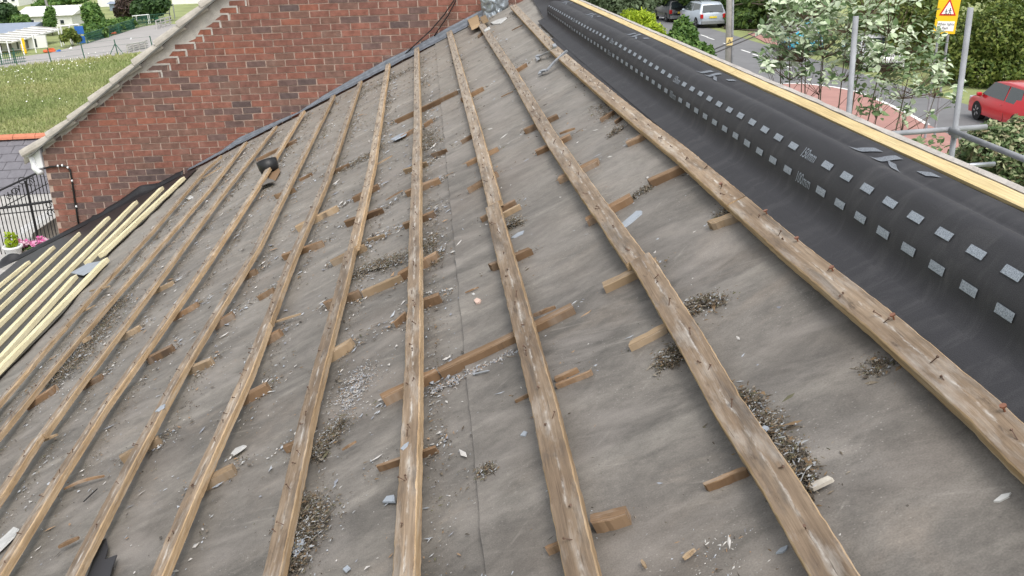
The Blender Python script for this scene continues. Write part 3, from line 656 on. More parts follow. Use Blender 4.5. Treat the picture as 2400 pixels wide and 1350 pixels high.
for n_, (nv, _, x, zz, L, px, py) in enumerate(cand):
    mi = random.choices(range(8), wts)[0]
    if verge_z(x)-zz < .33 and py < 150 and px < 520: mi = 6 if random.random() < .5 else 0
    if random.random() < .4 and .2 < nz(x*.8, zz*1.6, 4): mi = random.choice((4, 5, 4))
    if n_ < 300 and abs(L-.215) < .003 or (n_ < 300):
        o = bpy.data.objects.new('brick', brick_mesh(mi, L, random.randint(0, 2) if abs(L-.215) < .003 else 0)); o.location = WP(x, zz, -.012+random.uniform(-.0015, .002)); o.rotation_euler = (0, 0, ang); link(o, bh)
    else:
        cc = WP(x, zz, -.012); dx, dz = L/2, .0335
        r = [(cc+wu*a+Vector((0, 0, c2)))+wn*o_ for o_, f_ in ((0, 1), (.0135+random.uniform(-.0015, .002), .97)) for a, c2 in ((-dx*f_,-dz*f_),(dx*f_,-dz*f_),(dx*f_,dz*f_),(-dx*f_,dz*f_))]
        stuff[mi].add(r, [(4,5,6,7), (0,1,5,4), (1,2,6,5), (2,3,7,6), (3,0,4,7)])
mb = MB()
for i, s_ in enumerate(stuff): mb.add(s_.v, s_.f, i)
if mb.v: tag(mb.build('brick_courses', BR, bh), kind='stuff')
# cement fillet under the verge, patched wider towards the top
mb = MB(); n = 60; L = []
for i in range(n+1):
    x = XL+.02+(ax-XL-.02)*i/n; wdt = .062+.012*nz(x*5)+.13*max(0, min(1, (x+3.6)/.9))*(1+.5*nz(x*9, 3)); zt = verge_z(x)-.07
    L += [WP(x, zt, .004), WP(x, zt-wdt, .0015)]
mb.add(L, [(2*i, 2*i+1, 2*i+3, 2*i+2) for i in range(n)]); mb.build('verge_mortar', M['cement'], bh)
for i in range(9):                          # stepped cement joints between the rebuilt edge bricks
    zz = zc0+CS*(2-i)+.0; 
mb = MB()
for c_ in range(-4, 8):
    zz = zc0-c_*CS
    x = (zz-ZC+2.31)/.717-4.79+.22+.05
    mb.hexa([WP(x-.10, zz-.012, -.01), WP(x+.17, zz-.010, -.01), WP(x+.17, zz-.010, .0045), WP(x-.10, zz-.012, .0045), WP(x-.10, zz+.012, -.01), WP(x+.17, zz+.010, -.01), WP(x+.17, zz+.010, .0045), WP(x-.10, zz+.012, .0045)])
    mb.hexa([WP(x+.155, zz-.075, -.01), WP(x+.175, zz-.075, -.01), WP(x+.175, zz-.075, .004), WP(x+.155, zz-.075, .004), WP(x+.155, zz-.01, -.01), WP(x+.175, zz-.01, -.01), WP(x+.175, zz-.01, .004), WP(x+.155, zz-.01, .004)])
mb.build('cement_joints', M['cement'], bh)
# verge tiles
vx = [wp(*p).x for p in [(66,354),(113,308),(158,268),(203,227),(245,187),(296,141),(341,98),(428,23)]]
xs_ = [-4.86]+[(-4.52)+.283*i for i in range(15)]
for a, b_ in zip(xs_, xs_[1:]):
    za, zb_ = verge_z(a), verge_z(b_); d = Vector((b_-a, WY*(b_-a), zb_-za)).normalized(); up = Vector((-d.z, 0, d.x)); mb = MB(); n = 7
    A = WP(a, za, 0)-d*.05; B = WP(b_, zb_, 0); nn = Vector((0, -1, 0)); J = random.uniform(-.006, .006)
    for q, lift in ((A, .034+J), (A.lerp(B, .5), .016+J), (B, -.006)):
        for k in range(n+1):
            t = k/n*math.pi; mb.v.append(tuple(q+nn*(.062*math.cos(t)+.018)+up*(.072*math.sin(t)-.06+lift))); mb.uv.append((0, 0))
        for e in (-.04, .07): mb.v.append(tuple(q+nn*e+up*(-.06-.022+lift))); mb.uv.append((0, 0))
    st_ = n+3
    order = list(range(n+1))+[n+1, n+2]
    for r_ in range(2):
        for k in range(st_):
            i0, i1 = r_*st_+order[k], r_*st_+order[(k+1) % st_]; mb.f.append((i0, i1, i1+st_, i0+st_)); mb.m.append(0)
    mb.f.append(tuple(order)[::-1]); mb.f.append(tuple(2*st_+k for k in order)); mb.m += [0, 0]
    mb.build('verge_tile', M['verge'], bh)
mb = MB(); mb.obox(WP(-4.80, verge_z(-4.80)-.098, .02), WP(ax, az-.098, .02), Vector((0, 1, 0)), Vector((-.58, 0, .81)), .16, .016); mb.build('undercloak', M['undercloak'], bh)
mb = MB()                                   # roof slopes behind the gable
for x0, z0, x1, z1 in ((-4.95, verge_z(-4.95)-.06, ax, az-.06), (ax, az-.06, XR+.2, zr-.2)):
    mb.hexa([(x0, wall_y(x0)+.1, z0-.08), (x1, wall_y(x1)+.1, z1-.08), (x1, 19.8, z1-.08), (x0, 19.8, z0-.08), (x0, wall_y(x0)+.1, z0), (x1, wall_y(x1)+.1, z1), (x1, 19.8, z1), (x0, 19.8, z0)])
mb.build('roof', M['verge'], bh)
# eaves box, gutter, downpipe
def PW(px, py, o=.0): return wp(px, py)+wn*o
mb = MB(); q = [PW(77,352), PW(92,340), PW(104,392), PW(93,394)]
z_ = lambda p: p
mb.hexa([p-wn*.3 for p in q]+[p+wn*.03 for p in q]); mb.build('eaves_box', M['white'], bh, bevel=.006)
mb = MB(); mb.hexa([p-wn*5 for p in [PW(73,358), PW(79,352), PW(94,394), PW(83,392)]]+[p+wn*.02 for p in [PW(73,358), PW(79,352), PW(94,394), PW(83,392)]]); mb.build('fascia', M['white'], bh)
gc = PW(62, 357); mb = MB(); n = 10; ring = []
for yy in (-.04, 6):
    for k in range(n+1):
        t = math.pi+k/n*math.pi; ring.append(gc+Vector((.06*math.cos(t), yy, .065*math.sin(t)+.02)))
mb.add(ring, [(k, k+1, n+2+k, n+1+k) for k in range(n)]); mb.add([gc+Vector((.06*math.cos(math.pi+k/n*math.pi), -.04, .065*math.sin(math.pi+k/n*math.pi)+.02)) for k in range(n+1)], [tuple(range(n+1))]); mb.build('gutter', M['white'], bh, solid=.006)
mb = MB(); mb.tube([PW(74,368,.0), PW(80,382,.01), PW(82,392,.02), PW(92,402,.03), PW(98,404,-.02)], .034, n=10); mb.build('downpipe', M['white'], bh, True)
mb = MB(); mb.tube([PW(104,394,.02), PW(120,390,.02), PW(140,388,.022), PW(158,389,.022), PW(166,398,.022), PW(170,420,.022), PW(176,460,.022), PW(182,500,.022), PW(189,545,.02)], .0115, n=6); mb.build('drain_cable', M['blackplastic'], bh, True)
mb = MB()
for px in [(160,391),(170,422),(180,482),(137,387),(147,386)]: mb.tube([PW(*px, .035), PW(px[0]+3, px[1], .035)], .014, n=6)
mb.build('pipe_clips', M['white'], bh)
mb = MB()
for pts in ([(950,126),(975,102),(1010,70),(1040,35),(1062,3),(1072,-14)], [(1018,84),(1030,65),(1050,36),(1066,5),(1074,-14)]):
    P_ = [PW(x, y, .05-.03*(i in (0,)) ) for i, (x, y) in enumerate(pts)]; mb.tube(P_, .007, n=5)
mb.build('wall_cable', M['blackplastic'], bh, True)

# ------------------------------------------------------------------ things lying on the roof
def crumbs(mb, pts, n, spread, h, sz, flat=.5):
    for _ in range(n):
        a, b_ = random.choice(list(zip(pts, pts[1:]))) if len(pts) > 1 else (pts[0], pts[0]); t = random.random()
        s = a[0]+(b_[0]-a[0])*t+random.gauss(0, spread); Y = a[1]+(b_[1]-a[1])*t+random.gauss(0, spread)
        if n > 30 and nz(s*34, Y*34, 2)+.5*nz(s*80, Y*80) < -.12: continue
        d2 = (abs(random.gauss(0, .5)))
        k = felt_k(s, Y)+.004+random.random()*h*math.exp(-d2)
        r = sz*random.uniform(.4, 1.7); l = r*random.choice((1, 1, 1.6, 2.6))
        ax_ = random.uniform(0, 6.28); c = RP(s, Y, k+r*.2)
        u = RS*math.cos(ax_)+Vector((0, math.sin(ax_), 0)); v = RS*-math.sin(ax_)+Vector((0, math.cos(ax_), 0))
        tl = RN*random.uniform(-.5, .5)*r
        mb.add([c-u*l+tl, c+v*r*.6-tl*.5, c+u*l*random.uniform(.6, 1), c-v*r*random.uniform(.4, .8), c+RN*r*flat*random.uniform(.3, 1.2)], [(0,1,4), (1,2,4), (2,3,4), (3,0,4), (3,2,1,0)])
def fibres(mb, pts, n, spread, h, L):
    for _ in range(n):
        a, b_ = random.choice(list(zip(pts, pts[1:]))) if len(pts) > 1 else (pts[0], pts[0]); t = random.random()
        s = a[0]+(b_[0]-a[0])*t+random.gauss(0, spread); Y = a[1]+(b_[1]-a[1])*t+random.gauss(0, spread); p = RP(s, Y, felt_k(s, Y)+random.random()*h)
        d = (RS*random.gauss(0, 1)+Vector((0, random.gauss(0, 1), 0))+RN*random.uniform(-.1, .9)).normalized()*L*random.uniform(.5, 1.3); e = d.cross(RN).normalized()*.0014
        mb.add([p-e, p+e, p+d*.6+e*.7+RN*.002, p+d, p+d*.6-e*.7+RN*.002, p+RN*.002], [(0,1,2,3,4), (0,5,1), (1,5,3,2), (5,0,4,3)])
def heap(label, pix, n, spread, h, sz, fib=0, name='debris_heap'):
    pts = [rp(*p, .01) for p in pix]; mb = MB(); crumbs(mb, pts, int(n*4.2), spread*1.2, h*1.3, sz*.42, .8); crumbs(mb, pts, int(n*1.3), spread*2.6, h*.15, sz*.45, .6); crumbs(mb, pts, int(n*.12), spread*1.6, h*.8, sz*1.25, .5)
    if fib: fibres(mb, pts, int(fib*.8), spread*.8, h, .02)
    return tag(mb.build(name, M['slatechip'] if 'dust' in label or 'grit on' in label or 'slivers' in label else M['crumb'], None), label, 'debris', kind='stuff')
heap('heap of dark moss and slate grit right of the batten by the pale split packer', [(1600,735),(1640,715),(1680,706)], 900, .014, .028, .0055, 140)
heap('dark tuft of moss tucked under the left side of the same wide batten', [(1555,845),(1590,815)], 500, .014, .026, .005, 120)
heap('long bank of moss and slate flakes along the right edge of the wide batten', [(1735,925),(1790,985),(1830,1040),(1865,1100),(1880,1135)], 1500, .014, .03, .0058, 240)
heap('bank of grit and moss right of the batten with a dark slate strip', [(740,1060),(765,1020),(800,985)], 800, .013, .018, .005, 120)
heap('moss and slate debris along the batten foot at the bottom left of centre', [(720,1170),(735,1215),(700,1260),(680,1330)], 1100, .018, .026, .006, 200)
heap('bushy tuft of dry moss beside the batten joint', [(1196,520),(1212,522)], 350, .014, .03, .005, 160)
heap('crumbly chain of moss leading up to a packer under the dark batten', [(1478,458),(1510,440),(1520,428)], 380, .010, .018, .005, 70)
heap('oblong clump of moss lying alone near the membrane', [(1430,315),(1460,290)], 260, .010, .024, .006, 60)
heap('round knot of dry stems under the last batten before the membrane', [(1695,498),(1702,503)], 200, .012, .028, .005, 130)
heap('wide spread of slate rubble between two battens at the far left', [(120,895),(180,835),(230,775),(275,705)], 1500, .045, .02, .008, 100)
heap('grey rubble beside the centre batten below its joint', [(1010,545),(1003,590),(1010,610)], 500, .022, .016, .006, 60)
heap('dark peaty debris between the centre batten and its left neighbour', [(835,635),(880,618),(935,605)], 900, .022, .016, .0065, 120)
heap('small nest of moss near the membrane on the right', [(2040,850),(2056,862)], 170, .012, .015, .005, 50)
heap('small twiggy clump on the felt seam near the bottom', [(1128,1098),(1142,1092)], 130, .010, .014, .005, 50)
heap('patch of pale slate grit on felt at the bottom right of centre', [(1620,1300),(1720,1310),(1750,1250)], 650, .04, .003, .0034, 10)
heap('fan of slate slivers on the felt near the bottom', [(1640,1290),(1670,1285)], 60, .03, .005, .0045, 14)
heap('band of wet slate dust left of the centre batten', [(815,910),(845,860),(800,960)], 900, .022, .003, .0035, 0)
heap('strip of slate dust along the lower side of the long packer', [(1010,910),(1070,880),(1150,845),(1230,800)], 700, .009, .006, .0045, 15)
heap('grit piled where the far battens meet debris under the pipe vent', [(790,400),(840,375),(880,350)], 600, .04, .012, .007, 60)
heap('rubble between far battens below the upper long packer', [(985,350),(1010,330),(1000,300)], 500, .035, .012, .007, 60)
heap('scatter of bark and moss at the far top of the roof', [(880,200),(920,180),(960,160)], 350, .07, .01, .009, 40)
heap('rubble on the far right felt near the two metal bars', [(1440,270),(1400,245)], 260, .03, .014, .006, 60)
# loose chips strewn over the whole felt
mb = MB(); cl = []
for (a, b_, wmm, pale) in ST: cl += [rp(*a), rp(*b_), rp(*b_)]
for _ in range(12000):
    if random.random() < .5:
        c_ = random.choice(cl); s, Y = c_[0]+random.gauss(0, .05), c_[1]+random.gauss(0, .05)
    elif random.random() < .5:
        i = random.choice(list(BQ)); Y = random.uniform(1.2, 11); s = interp(BQ[i], Y)+.03+abs(random.gauss(0, .05))
    else: s, Y = random.uniform(-3.4, .52), 1.0+10.3*random.random()**1.5
    if s < -3.6 or s > .53 or Y < .9: continue
    crumbs(mb, [(s, Y)], 1, .002, .001, (.0022+.0010*min(4, Y/2.5))*random.choice((.6, .6, 1, 1, 1.5, 2.2)), .3)
mb2 = MB()
for _ in range(26000):                     # dark crumbs banked along the lower side of the battens and round the packers
    if random.random() < .62:
        i = random.choice(list(BQ)); Y = 1.1+10*random.random()**1.3; f_ = nz(Y*1.7, i*3.1)
        if f_ < -.05: continue
        s = interp(BQ[i], Y)+(.028+abs(random.gauss(0, .03+.05*max(0, f_))))*(1 if i < 9 or random.random() < .5 else -1)
    elif random.random() < .7: c_ = random.choice(cl); s, Y = c_[0]+random.gauss(0, .03), c_[1]+random.gauss(-.01, .03)
    else: s, Y = random.uniform(-3.4, -.2), 3+8*random.random()
    if s < -3.6 or s > .5: continue
    crumbs(mb2, [(s, Y)], 1, .002, .004, (.0013+.0009*min(4, Y/2.5))*random.uniform(.5, 1.7), .7)
tag(mb2.build('dark_crumbs', M['crumb'], None), 'dark crumbs of moss and rotten wood banked along the battens', 'debris', kind='stuff')
tag(mb.build('slate_chips', M['slatechip'], None), 'small slate chips and wood slivers strewn over the felt between the battens', 'slate chips', kind='stuff')
mb = MB()
for _ in range(9000):
    s, Y = random.uniform(-3.5, .52), 1.0+10.3*random.random()**1.6
    crumbs(mb, [(s, Y)], 1, .002, .0005, (.0012+.0007*min(4, Y/2.5))*random.uniform(.5, 1.4), .4)
tag(mb.build('grit', M['slatechip'], None), 'fine pale grit sprinkled over the grey felt', 'grit', kind='stuff')
# slate fragments
def frag(label, poly, mat, k=.006, th=.005, name='slate_fragment', cat='slate', tilt=0):
    P_ = []
    for x, y in poly:
        s, Y = rp(x, y, k); P_.append(RP(s, Y, k+felt_k(s, Y)*(k < .03)+tilt*len(P_)))
    c = sum(P_, Vector())/len(P_); mb = MB(); n = len(P_)
    mb.add(P_+[p+RN*th+(c-p)*.06 for p in P_], [tuple(range(n))[::-1], tuple(range(n, 2*n))]+[(i, (i+1) % n, n+(i+1) % n, n+i) for i in range(n)])
    return tag(mb.build(name, mat, None), label, cat)
frag('long pale blue sliver of slate pointing at the wide batten', [(1449,528),(1462,517),(1492,493),(1504,492),(1503,498),(1478,518),(1455,534)], M['slatefrag'], .008, .006)
frag('grey slate corner against the left side of the centre batten', [(893,1172),(903,1158),(921,1155),(923,1172)], M['slatefrag'])
frag('dark blue slate piece in the debris at the bottom left of centre', [(678,1290),(684,1266),(710,1258),(706,1275),(690,1300)], M['slatefrag'], .02)
frag('large pale slate shard at the left edge of the picture', [(-25,1278),(12,1250),(32,1232),(42,1236),(30,1254),(-10,1290)], M['slatepale'], .01)
frag('white curved slate shard between two lower left battens', [(537,1060),(548,1046),(568,1038),(575,1040),(560,1052),(543,1063)], M['slatepale'], .012)
frag('ragged blue slate flake beside the lower right batten', [(1815,1293),(1826,1280),(1845,1272),(1842,1282),(1832,1290)], M['slatefrag'])
frag('thin pale slate flake near the lower right corner', [(2325,1168),(2345,1152),(2368,1147),(2362,1157),(2340,1168)], M['slatepale'])
frag('small square slate chip left of the pale end of a batten', [(1215,1014),(1224,1003),(1232,1005),(1227,1015)], M['slatefrag'])
frag('grey chip with a broken tail beside the batten near the bottom', [(800,1330),(812,1320),(818,1326),(806,1336)], M['slatefrag'])
frag('blue slate crumb resting on a lower left batten', [(364,967),(376,955),(388,948),(386,956),(372,966)], M['slatefrag'], .052)
frag('grey slate flake lying on the centre batten', [(940,1055),(950,1044),(960,1038),(957,1048),(946,1058)], M['slatefrag'], .052)
frag('slate flake wedged beside the moss bank on the wide batten', [(1782,1008),(1794,1001),(1803,1004),(1796,1012)], M['slatefrag'], .03)
frag('two toned slate leaf by the tall tuft of moss', [(1196,556),(1212,544),(1228,538),(1224,546),(1204,556)], M['slatefrag'])
frag('blue slate flake under the long far counter batten', [(913,326),(935,312),(955,308),(950,316),(925,328)], M['slatefrag'], .02)
frag('pale slate sliver left of the new batten end', [(430,462),(446,456),(452,459),(440,466)], M['slatepale'])
frag('grey slate lying over the torn membrane between the new battens', [(165,640),(205,618),(248,610),(236,624),(195,646)], M['slatefrag'], .03)
frag('pink stone chip on the felt beside the seam', [(1111,705),(1118,699),(1127,702),(1124,709),(1115,711)], simple('pink_stone', (.52, .38, .32), .8), .004, .01, 'stone_chip', 'stone')
frag('white stone chip just above the pink one', [(1105,688),(1110,685),(1113,688),(1109,691)], M['slatepale'], .004, .006, 'stone_chip', 'stone')
frag('white splintered lath poking out right of the moss bank', [(1892,1138),(1898,1128),(1940,1111),(1952,1117),(1949,1121),(1903,1142)], simple('bleached_lath', (.40, .37, .32), .85, 0, .25, 30), .02, .007, 'wood_splinter', 'splinter')
# splinters and sticks
def stick(label, a, b_, wd, mat, k=.005, th=None, name='wood_splinter', cat='splinter', bend=.0):
    s0, y0 = rp(*a, k); s1, y1 = rp(*b_, k); mb = MB(); th = th or wd*.7; n = 5; L = []
    sdv = random.uniform(0, 60)
    for i in range(n+1):
        t = i/n; s = s0+(s1-s0)*t; Y = y0+(y1-y0)*t; d = Vector((s1-s0, y1-y0, 0)).normalized(); w_ = wd/2*(1-.75*abs(t-.45)**1.5*1.6); kk = k+bend*math.sin(t*3.14)
        for e, z in ((-1, 0), (1, 0), (.7, th), (-.7, th)): mb.v.append(tuple(RP(s-d.y*w_*e, Y+d.x*w_*e, kk+z*(1-.5*abs(t-.5))))); mb.uv.append((t*.3+sdv, e*.01))
    for i in range(n):
        for j in range(4): a_, c_ = i*4+j, i*4+(j+1) % 4; mb.f.append((a_, c_, c_+4, a_+4)); mb.m.append(0)
    mb.f.append((0,1,2,3)); mb.f.append((n*4+3, n*4+2, n*4+1, n*4)); mb.m += [0, 0]
    return tag(mb.build(name, mat, None), label, cat)
stick('dark rotten twig right of the felt seam', (1091,687), (1122,674), .007, M['stub'])
stick('orange wood splinter between the two battens left of the centre one', (803,1056), (836,1036), .009, M['stub'])
stick('thin peeled strip lying on the long counter batten', (1252,742), (1303,722), .016, M['stub'], .022)
stick('long brown splinter reaching from a batten joint', (633,760), (706,737), .012, M['stub_pale'], .012)
stick('curved rotten splinter between lower left battens', (152,1147), (245,1117), .016, M['stub'], .006, .008, bend=.008)
stick('black sliver of bark at the lower left', (196,1177), (229,1146), .006, M['blackplastic'])
stick('bent brown splinter beside a batten at the bottom left', (140,1283), (186,1262), .022, M['stub'], .012, .01)
stick('dark stick under the left edge of a far batten', (1200,72), (1225,60), .014, M['stub'])
stick('slender splinter above the right hand packer', (1313,315), (1348,303), .016, M['stub'], .016)
stick('pale lath end between far battens', (882,388), (920,366), .014, M['stub_pale'], .012)
stick('pale stick wedged at an upper left batten', (905,470), (945,447), .010, M['stub'])
stick('brown stick lying across the far felt', (1175,228), (1203,215), .010, M['stub'])
stick('short orange splinter near the bottom edge', (1505,1315), (1514,1332), .008, M['stub_pale'])
stick('curled orange splinter among the slate slivers', (1603,1312), (1630,1290), .010, M['stub_pale'])
stick('splinter standing off the batten at its pale lower joint', (105,1034), (136,1020), .016, M['stub_pale'], .015)
stick('flat offcut of batten lying in the rubble at the far left', (212,683), (258,672), .030, M['stub_pale'], .035, .01)
stick('broken batten strip beside the brown leftmost batten', (183,738), (224,716), .024, M['stub_pale'], .014, .008)
stick('white sliver between far left battens', (473,420), (520,392), .016, M['stub_pale'])
stick('pale splinter lying in the left rubble', (195,805), (215,792), .03, M['stub_pale'], .02)
# screw plug
s0, y0 = rp(1110, 877, .006); s1, y1 = rp(1148, 868, .006); a, b_ = RP(s0, y0, .006), RP(s1, y1, .006); d = (b_-a).normalized(); mb = MB()
mb.tube([a, a+d*.004, a+d*.005, b_-d*.008, b_], [.0045, .0045, .003, .0028, .0006], n=8); tag(mb.build('screw', M['steel'], None), 'pale screw lying on the felt below the long counter batten', 'screw')
# two hooked bars near the membrane
def hook(label, pts, r, k):
    P_ = [RP(*rp(x, y, kk), kk) for (x, y), kk in zip(pts, k)]; mb = MB()
    for a, b_ in zip(P_, P_[1:]): mb.obox(a, b_, (b_-a).cross(RN).normalized(), RN, r*2.2, r, 0, .001)
    return tag(mb.build('metal_bar', M['steel'], None), label, 'metal bar')
hook('short hooked metal bar, upper of the two across the batten by the membrane', [(1262,141),(1259,132),(1266,133),(1285,124),(1303,111),(1299,106)], .011, [.01,.014,.02,.035,.056,.056])
hook('longer flat metal bar, lower of the two across the batten by the membrane', [(1266,176),(1270,168),(1283,167),(1300,148),(1326,124),(1330,121)], .012, [.008,.014,.018,.04,.056,.058])
# vent pipe with torn hole
vent = empty('black_vent', RP(*rp(632, 395)), 'stubby black rubber pipe collar poking through the felt beside a torn brown hole', 'vent pipe')
s, Y = rp(630, 398, .03); c = RP(s, Y, .0); d = (RN*.85+RS*.1+Vector((0, .35, 0))).normalized(); mb = MB()
mb.tube([c, c+d*.05, c+d*.11], [.075, .085, .09], n=18, cap=False); mb.tube([c+d*.005, c+d*.007], .074, n=18); mb.build('collar', M['blackplastic'], vent, True, solid=.006)
sh = [(619,400),(632,420),(645,424),(657,402),(650,386),(630,398)]
mb = MB(); mb.add([RP(*rp(x, y, .004), .006) for x, y in sh], [tuple(range(len(sh)))]); mb.build('exposed_timber', M['stub'], vent, solid=.004)
mb = MB(); sh = [(609,432),(622,418),(640,423),(648,428),(630,434),(612,442)]; mb.add([RP(*rp(x, y, .014), .012+.004*i) for i, (x, y) in enumerate(sh)], [tuple(range(len(sh)))]); mb.build('torn_flap', M['felt'], vent, solid=.004)
# torn dark hole at lower left
sh = [(238,1275),(252,1266),(257,1290),(249,1316),(278,1305),(266,1338),(256,1380),(200,1380),(226,1306)]
mb = MB(); mb.add([RP(*rp(x, y, .0), .006) for x, y in sh], [tuple(range(len(sh)))]); o = mb.build('torn_patch', M['membrane'], house, solid=.003)
# grey lead curl at the top
lc = empty('lead_curl', wp(1160, 15)-Vector((0, .3, .1)), 'crumpled grey lead sheet curled over at the top of the brick wall', 'lead sheet')
def curl(u, v):
    p = wp(1158, 8); x = (u-.5)*.36*(1-.25*v)+.02*nz(v*5, u*3); b_ = math.sin(u*3.14)*.10+.03*nz(u*7, v*6)+.015*nz(u*15, v*13, 2)
    return p+Vector((x, -.14-b_+.07*abs(v-.35), .20-.36*v+.06*(u-.5)+.025*nz(u*6, v*4, 9)))
def curl_old(u, v):
    a = -0.6+u*5.2; r = .10+.035*nz(u*6, v*3)+.03*v; p = wp(1160, 6)+Vector((-.02, -.22, .0))
    return p+Vector((math.cos(a)*r*1.35+.02*nz(u*9, v*5), (v-.5)*.34+.03*nz(u*4, 7), math.sin(a)*r*1.15-.02*v))
mb = MB(); mb.grid(curl, 44, 36); mb.build('lead_sheet', M['lead_new'], lc, True, solid=.004)
frag('square timber block end sitting at the top of the roof beside the lead sheet', [(1097,50),(1122,39),(1127,60),(1106,71)], M['stub_pale'], .04, .03, 'timber_block', 'timber block')
frag('smaller timber block end jammed against the batten top under the lead sheet', [(1127,46),(1141,40),(1146,50),(1132,57)], M['stub_pale'], .045, .03, 'timber_block', 'timber block')
frag('bright piece of torn foil below the lead sheet', [(1148,52),(1166,44),(1186,38),(1188,42),(1172,54),(1155,56)], M['slatepale'], .012, .006, 'foil_scrap', 'foil')
frag('white tube scrap on the batten end at the top', [(1134,72),(1148,64),(1150,68),(1136,75)], M['slatepale'], .055, .01, 'plastic_scrap', 'scrap')

# ------------------------------------------------------------------ foliage
def leaves(mb, blobs, n, size, up=.35, shell=.45, m=0, ratio=.55, noise_s=0):
    tot = sum(r[0]*r[1]*r[2] for _, r in blobs)
    for c, r in blobs:
        k = int(n*r[0]*r[1]*r[2]/tot)+1
        d = rng.normal(size=(k, 3)); d /= np.linalg.norm(d, axis=1)[:, None]; rad = (shell+(1-shell)*rng.random(k)**.6)[:, None]
        rad = rad*(1+.22*np.array([nz(*(x*2.4+np.array(c)[:3]*.7)) for x in d]))[:, None]
        P_ = np.array(c)+d*np.array(r)*rad
        nn = d*(1-up)+rng.normal(size=(k, 3))*.55+np.array([0, 0, up]); nn /= np.linalg.norm(nn, axis=1)[:, None]
        t = np.cross(nn, rng.normal(size=(k, 3))); t /= np.linalg.norm(t, axis=1)[:, None]; b_ = np.cross(nn, t)
        sz = size*(.6+.8*rng.random(k))[:, None]
        V = np.stack([P_-t*sz, P_+b_*sz*ratio-nn*sz*.12, P_+t*sz, P_-b_*sz*ratio-nn*sz*.12], 1).reshape(-1, 3)
        base = len(mb.v); mb.v += [tuple(x) for x in V]; mb.uv += [(0, 0)]*len(V)
        mb.f += [(base+4*i, base+4*i+1, base+4*i+2, base+4*i+3) for i in range(k)]; mb.m += [m]*k
    return mb
def bushy(name, label, cat, blobs, n, size, mat, group=None, trunk=True, up=.35, shell=.45, ratio=.55, kind=None):
    c = np.array(blobs[0][0]); zb_ = min(b_[0][2]-b_[1][2] for b_ in blobs); gx, gy = c[0], c[1]; gz = min(ground_z(gx, gy), zb_+.1)
    e = empty(name, (gx, gy, gz), label, cat, group)
    leaves(MB(), blobs, 1, size)
    mb = leaves(MB(), blobs, n, size, up, shell, 0, ratio); mb.build('crown', mat, e)
    if trunk:
        mb = MB(); r0 = .02+.03*max(b_[1][2] for b_ in blobs); rnd = random.Random(len(label))
        for cc, rr in blobs[:6]:
            p1 = Vector(cc)+Vector((0, 0, rr[2]*.1)); p0_ = Vector((gx, gy, gz-.1)); mid = p0_.lerp(p1, .5)+Vector((rnd.uniform(-.1, .1), rnd.uniform(-.1, .1), .15*rr[2]))
            mb.tube([p0_, mid, p1], [r0, r0*.7, r0*.25], n=6)
            for _ in range(5):
                q = Vector(cc)+Vector((rnd.uniform(-1, 1)*rr[0]*.8, rnd.uniform(-1, 1)*rr[1]*.8, rnd.uniform(-.6, .8)*rr[2])); mb.tube([mid.lerp(p1, .4), q], [r0*.4, r0*.1], n=4)
        mb.build('trunk', M['bark'], e)
    return e
def px_blob(px, py, Y, rx_px, rz_px, ry=None):          # ellipsoid centred where the photo shows it at distance Y
    c = at(px, py, Y); k = proj(c)[2]/F_PX; rx, rz = rx_px*k, rz_px*k/.93; return ((c.x, c.y, c.z), (rx, ry or rx, rz))

# bushes at the near side of the road
bushy('conifer_shrub', 'yellow green feathery shrub behind the ridge timber', 'shrub', [px_blob(1505,75,19,38,48), px_blob(1535,95,18.5,30,40), px_blob(1478,55,19.5,30,30), px_blob(1560,115,18.5,25,30)], 6000, .05, M['lf_yel'], ratio=.25, up=.6)
bushy('round_bush', 'bright green bush in front of the silver car', 'shrub', [px_blob(1603,92,16,34,42), px_blob(1625,128,15.5,36,32), px_blob(1603,62,16,14,26), px_blob(1655,128,15.8,20,22), px_blob(1585,110,15.8,26,34)], 7000, .045, M['lf_mid'])
bushy('grey_bush', 'grey green bush at the top of the ridge left of the parked cars', 'shrub', [px_blob(1440,12,24,50,45), px_blob(1492,20,23,44,40), px_blob(1400,-10,25,40,34), px_blob(1520,-10,24,34,30)], 9000, .055, M['lf_grey'])
# hedges across the road
def hedge(label, pix, Y0_, n, size, mat, ry=1.2, group='hedges across the road'):
    return bushy('hedge', label, 'hedge', [px_blob(x, y, Yd+(5 if Yd < 42 else 0), rx, rz, ry) for x, y, Yd, rx, rz in pix], n, size, mat, group, True, .3, .62)
hedge('dark green hedge behind the silver car and the telegraph pole', [(1560,-18,75,50,28), (1640,-20,72,60,30), (1720,8,69,55,48), (1790,0,66,50,40), (1750,45,66,50,26), (1850,-5,62,60,44), (1700,-40,72,90,36), (1900,20,58,60,50)], 0, 16000, .17, M['lf_hedge'], 1.6)
hedge('tall yellow tinged hedge behind the school sign', [(2060,30,40,70,60), (2140,50,38,70,70), (2030,100,40,50,50), (2120,120,38,60,50), (2190,20,37,60,60), (2250,-40,38,90,50), (2380,-30,38,80,60)], 0, 15000, .10, M['lf_hedge2'], 1.3)
hedge('thick green hedge behind the red car', [(2270,100,33,65,70), (2340,80,32,70,75), (2410,110,31,60,80), (2290,165,32,50,40), (2230,150,33,40,50), (2380,165,31,60,40), (2470,90,31,60,90)], 0, 17000, .085, M['lf_hedge2'], 1.2)
mb = MB()
for i in range(26):
    for j in range(4):
        p = road(1778+i*4.5, 66-i*.0, .0); x0 = 1776+i*4.6+(j % 2)*2; q = road(x0, 66+i*.5, 0); mb.box((q.x, q.y+1.2, q.z+.2+j*.34), (.42+random.uniform(-.08, .08), .4, .31), 0, 0, .03)
tag(mb.build('stone_wall', M['stone'], None), 'low rough stone wall at the foot of the dark hedge right of the pole', 'wall')
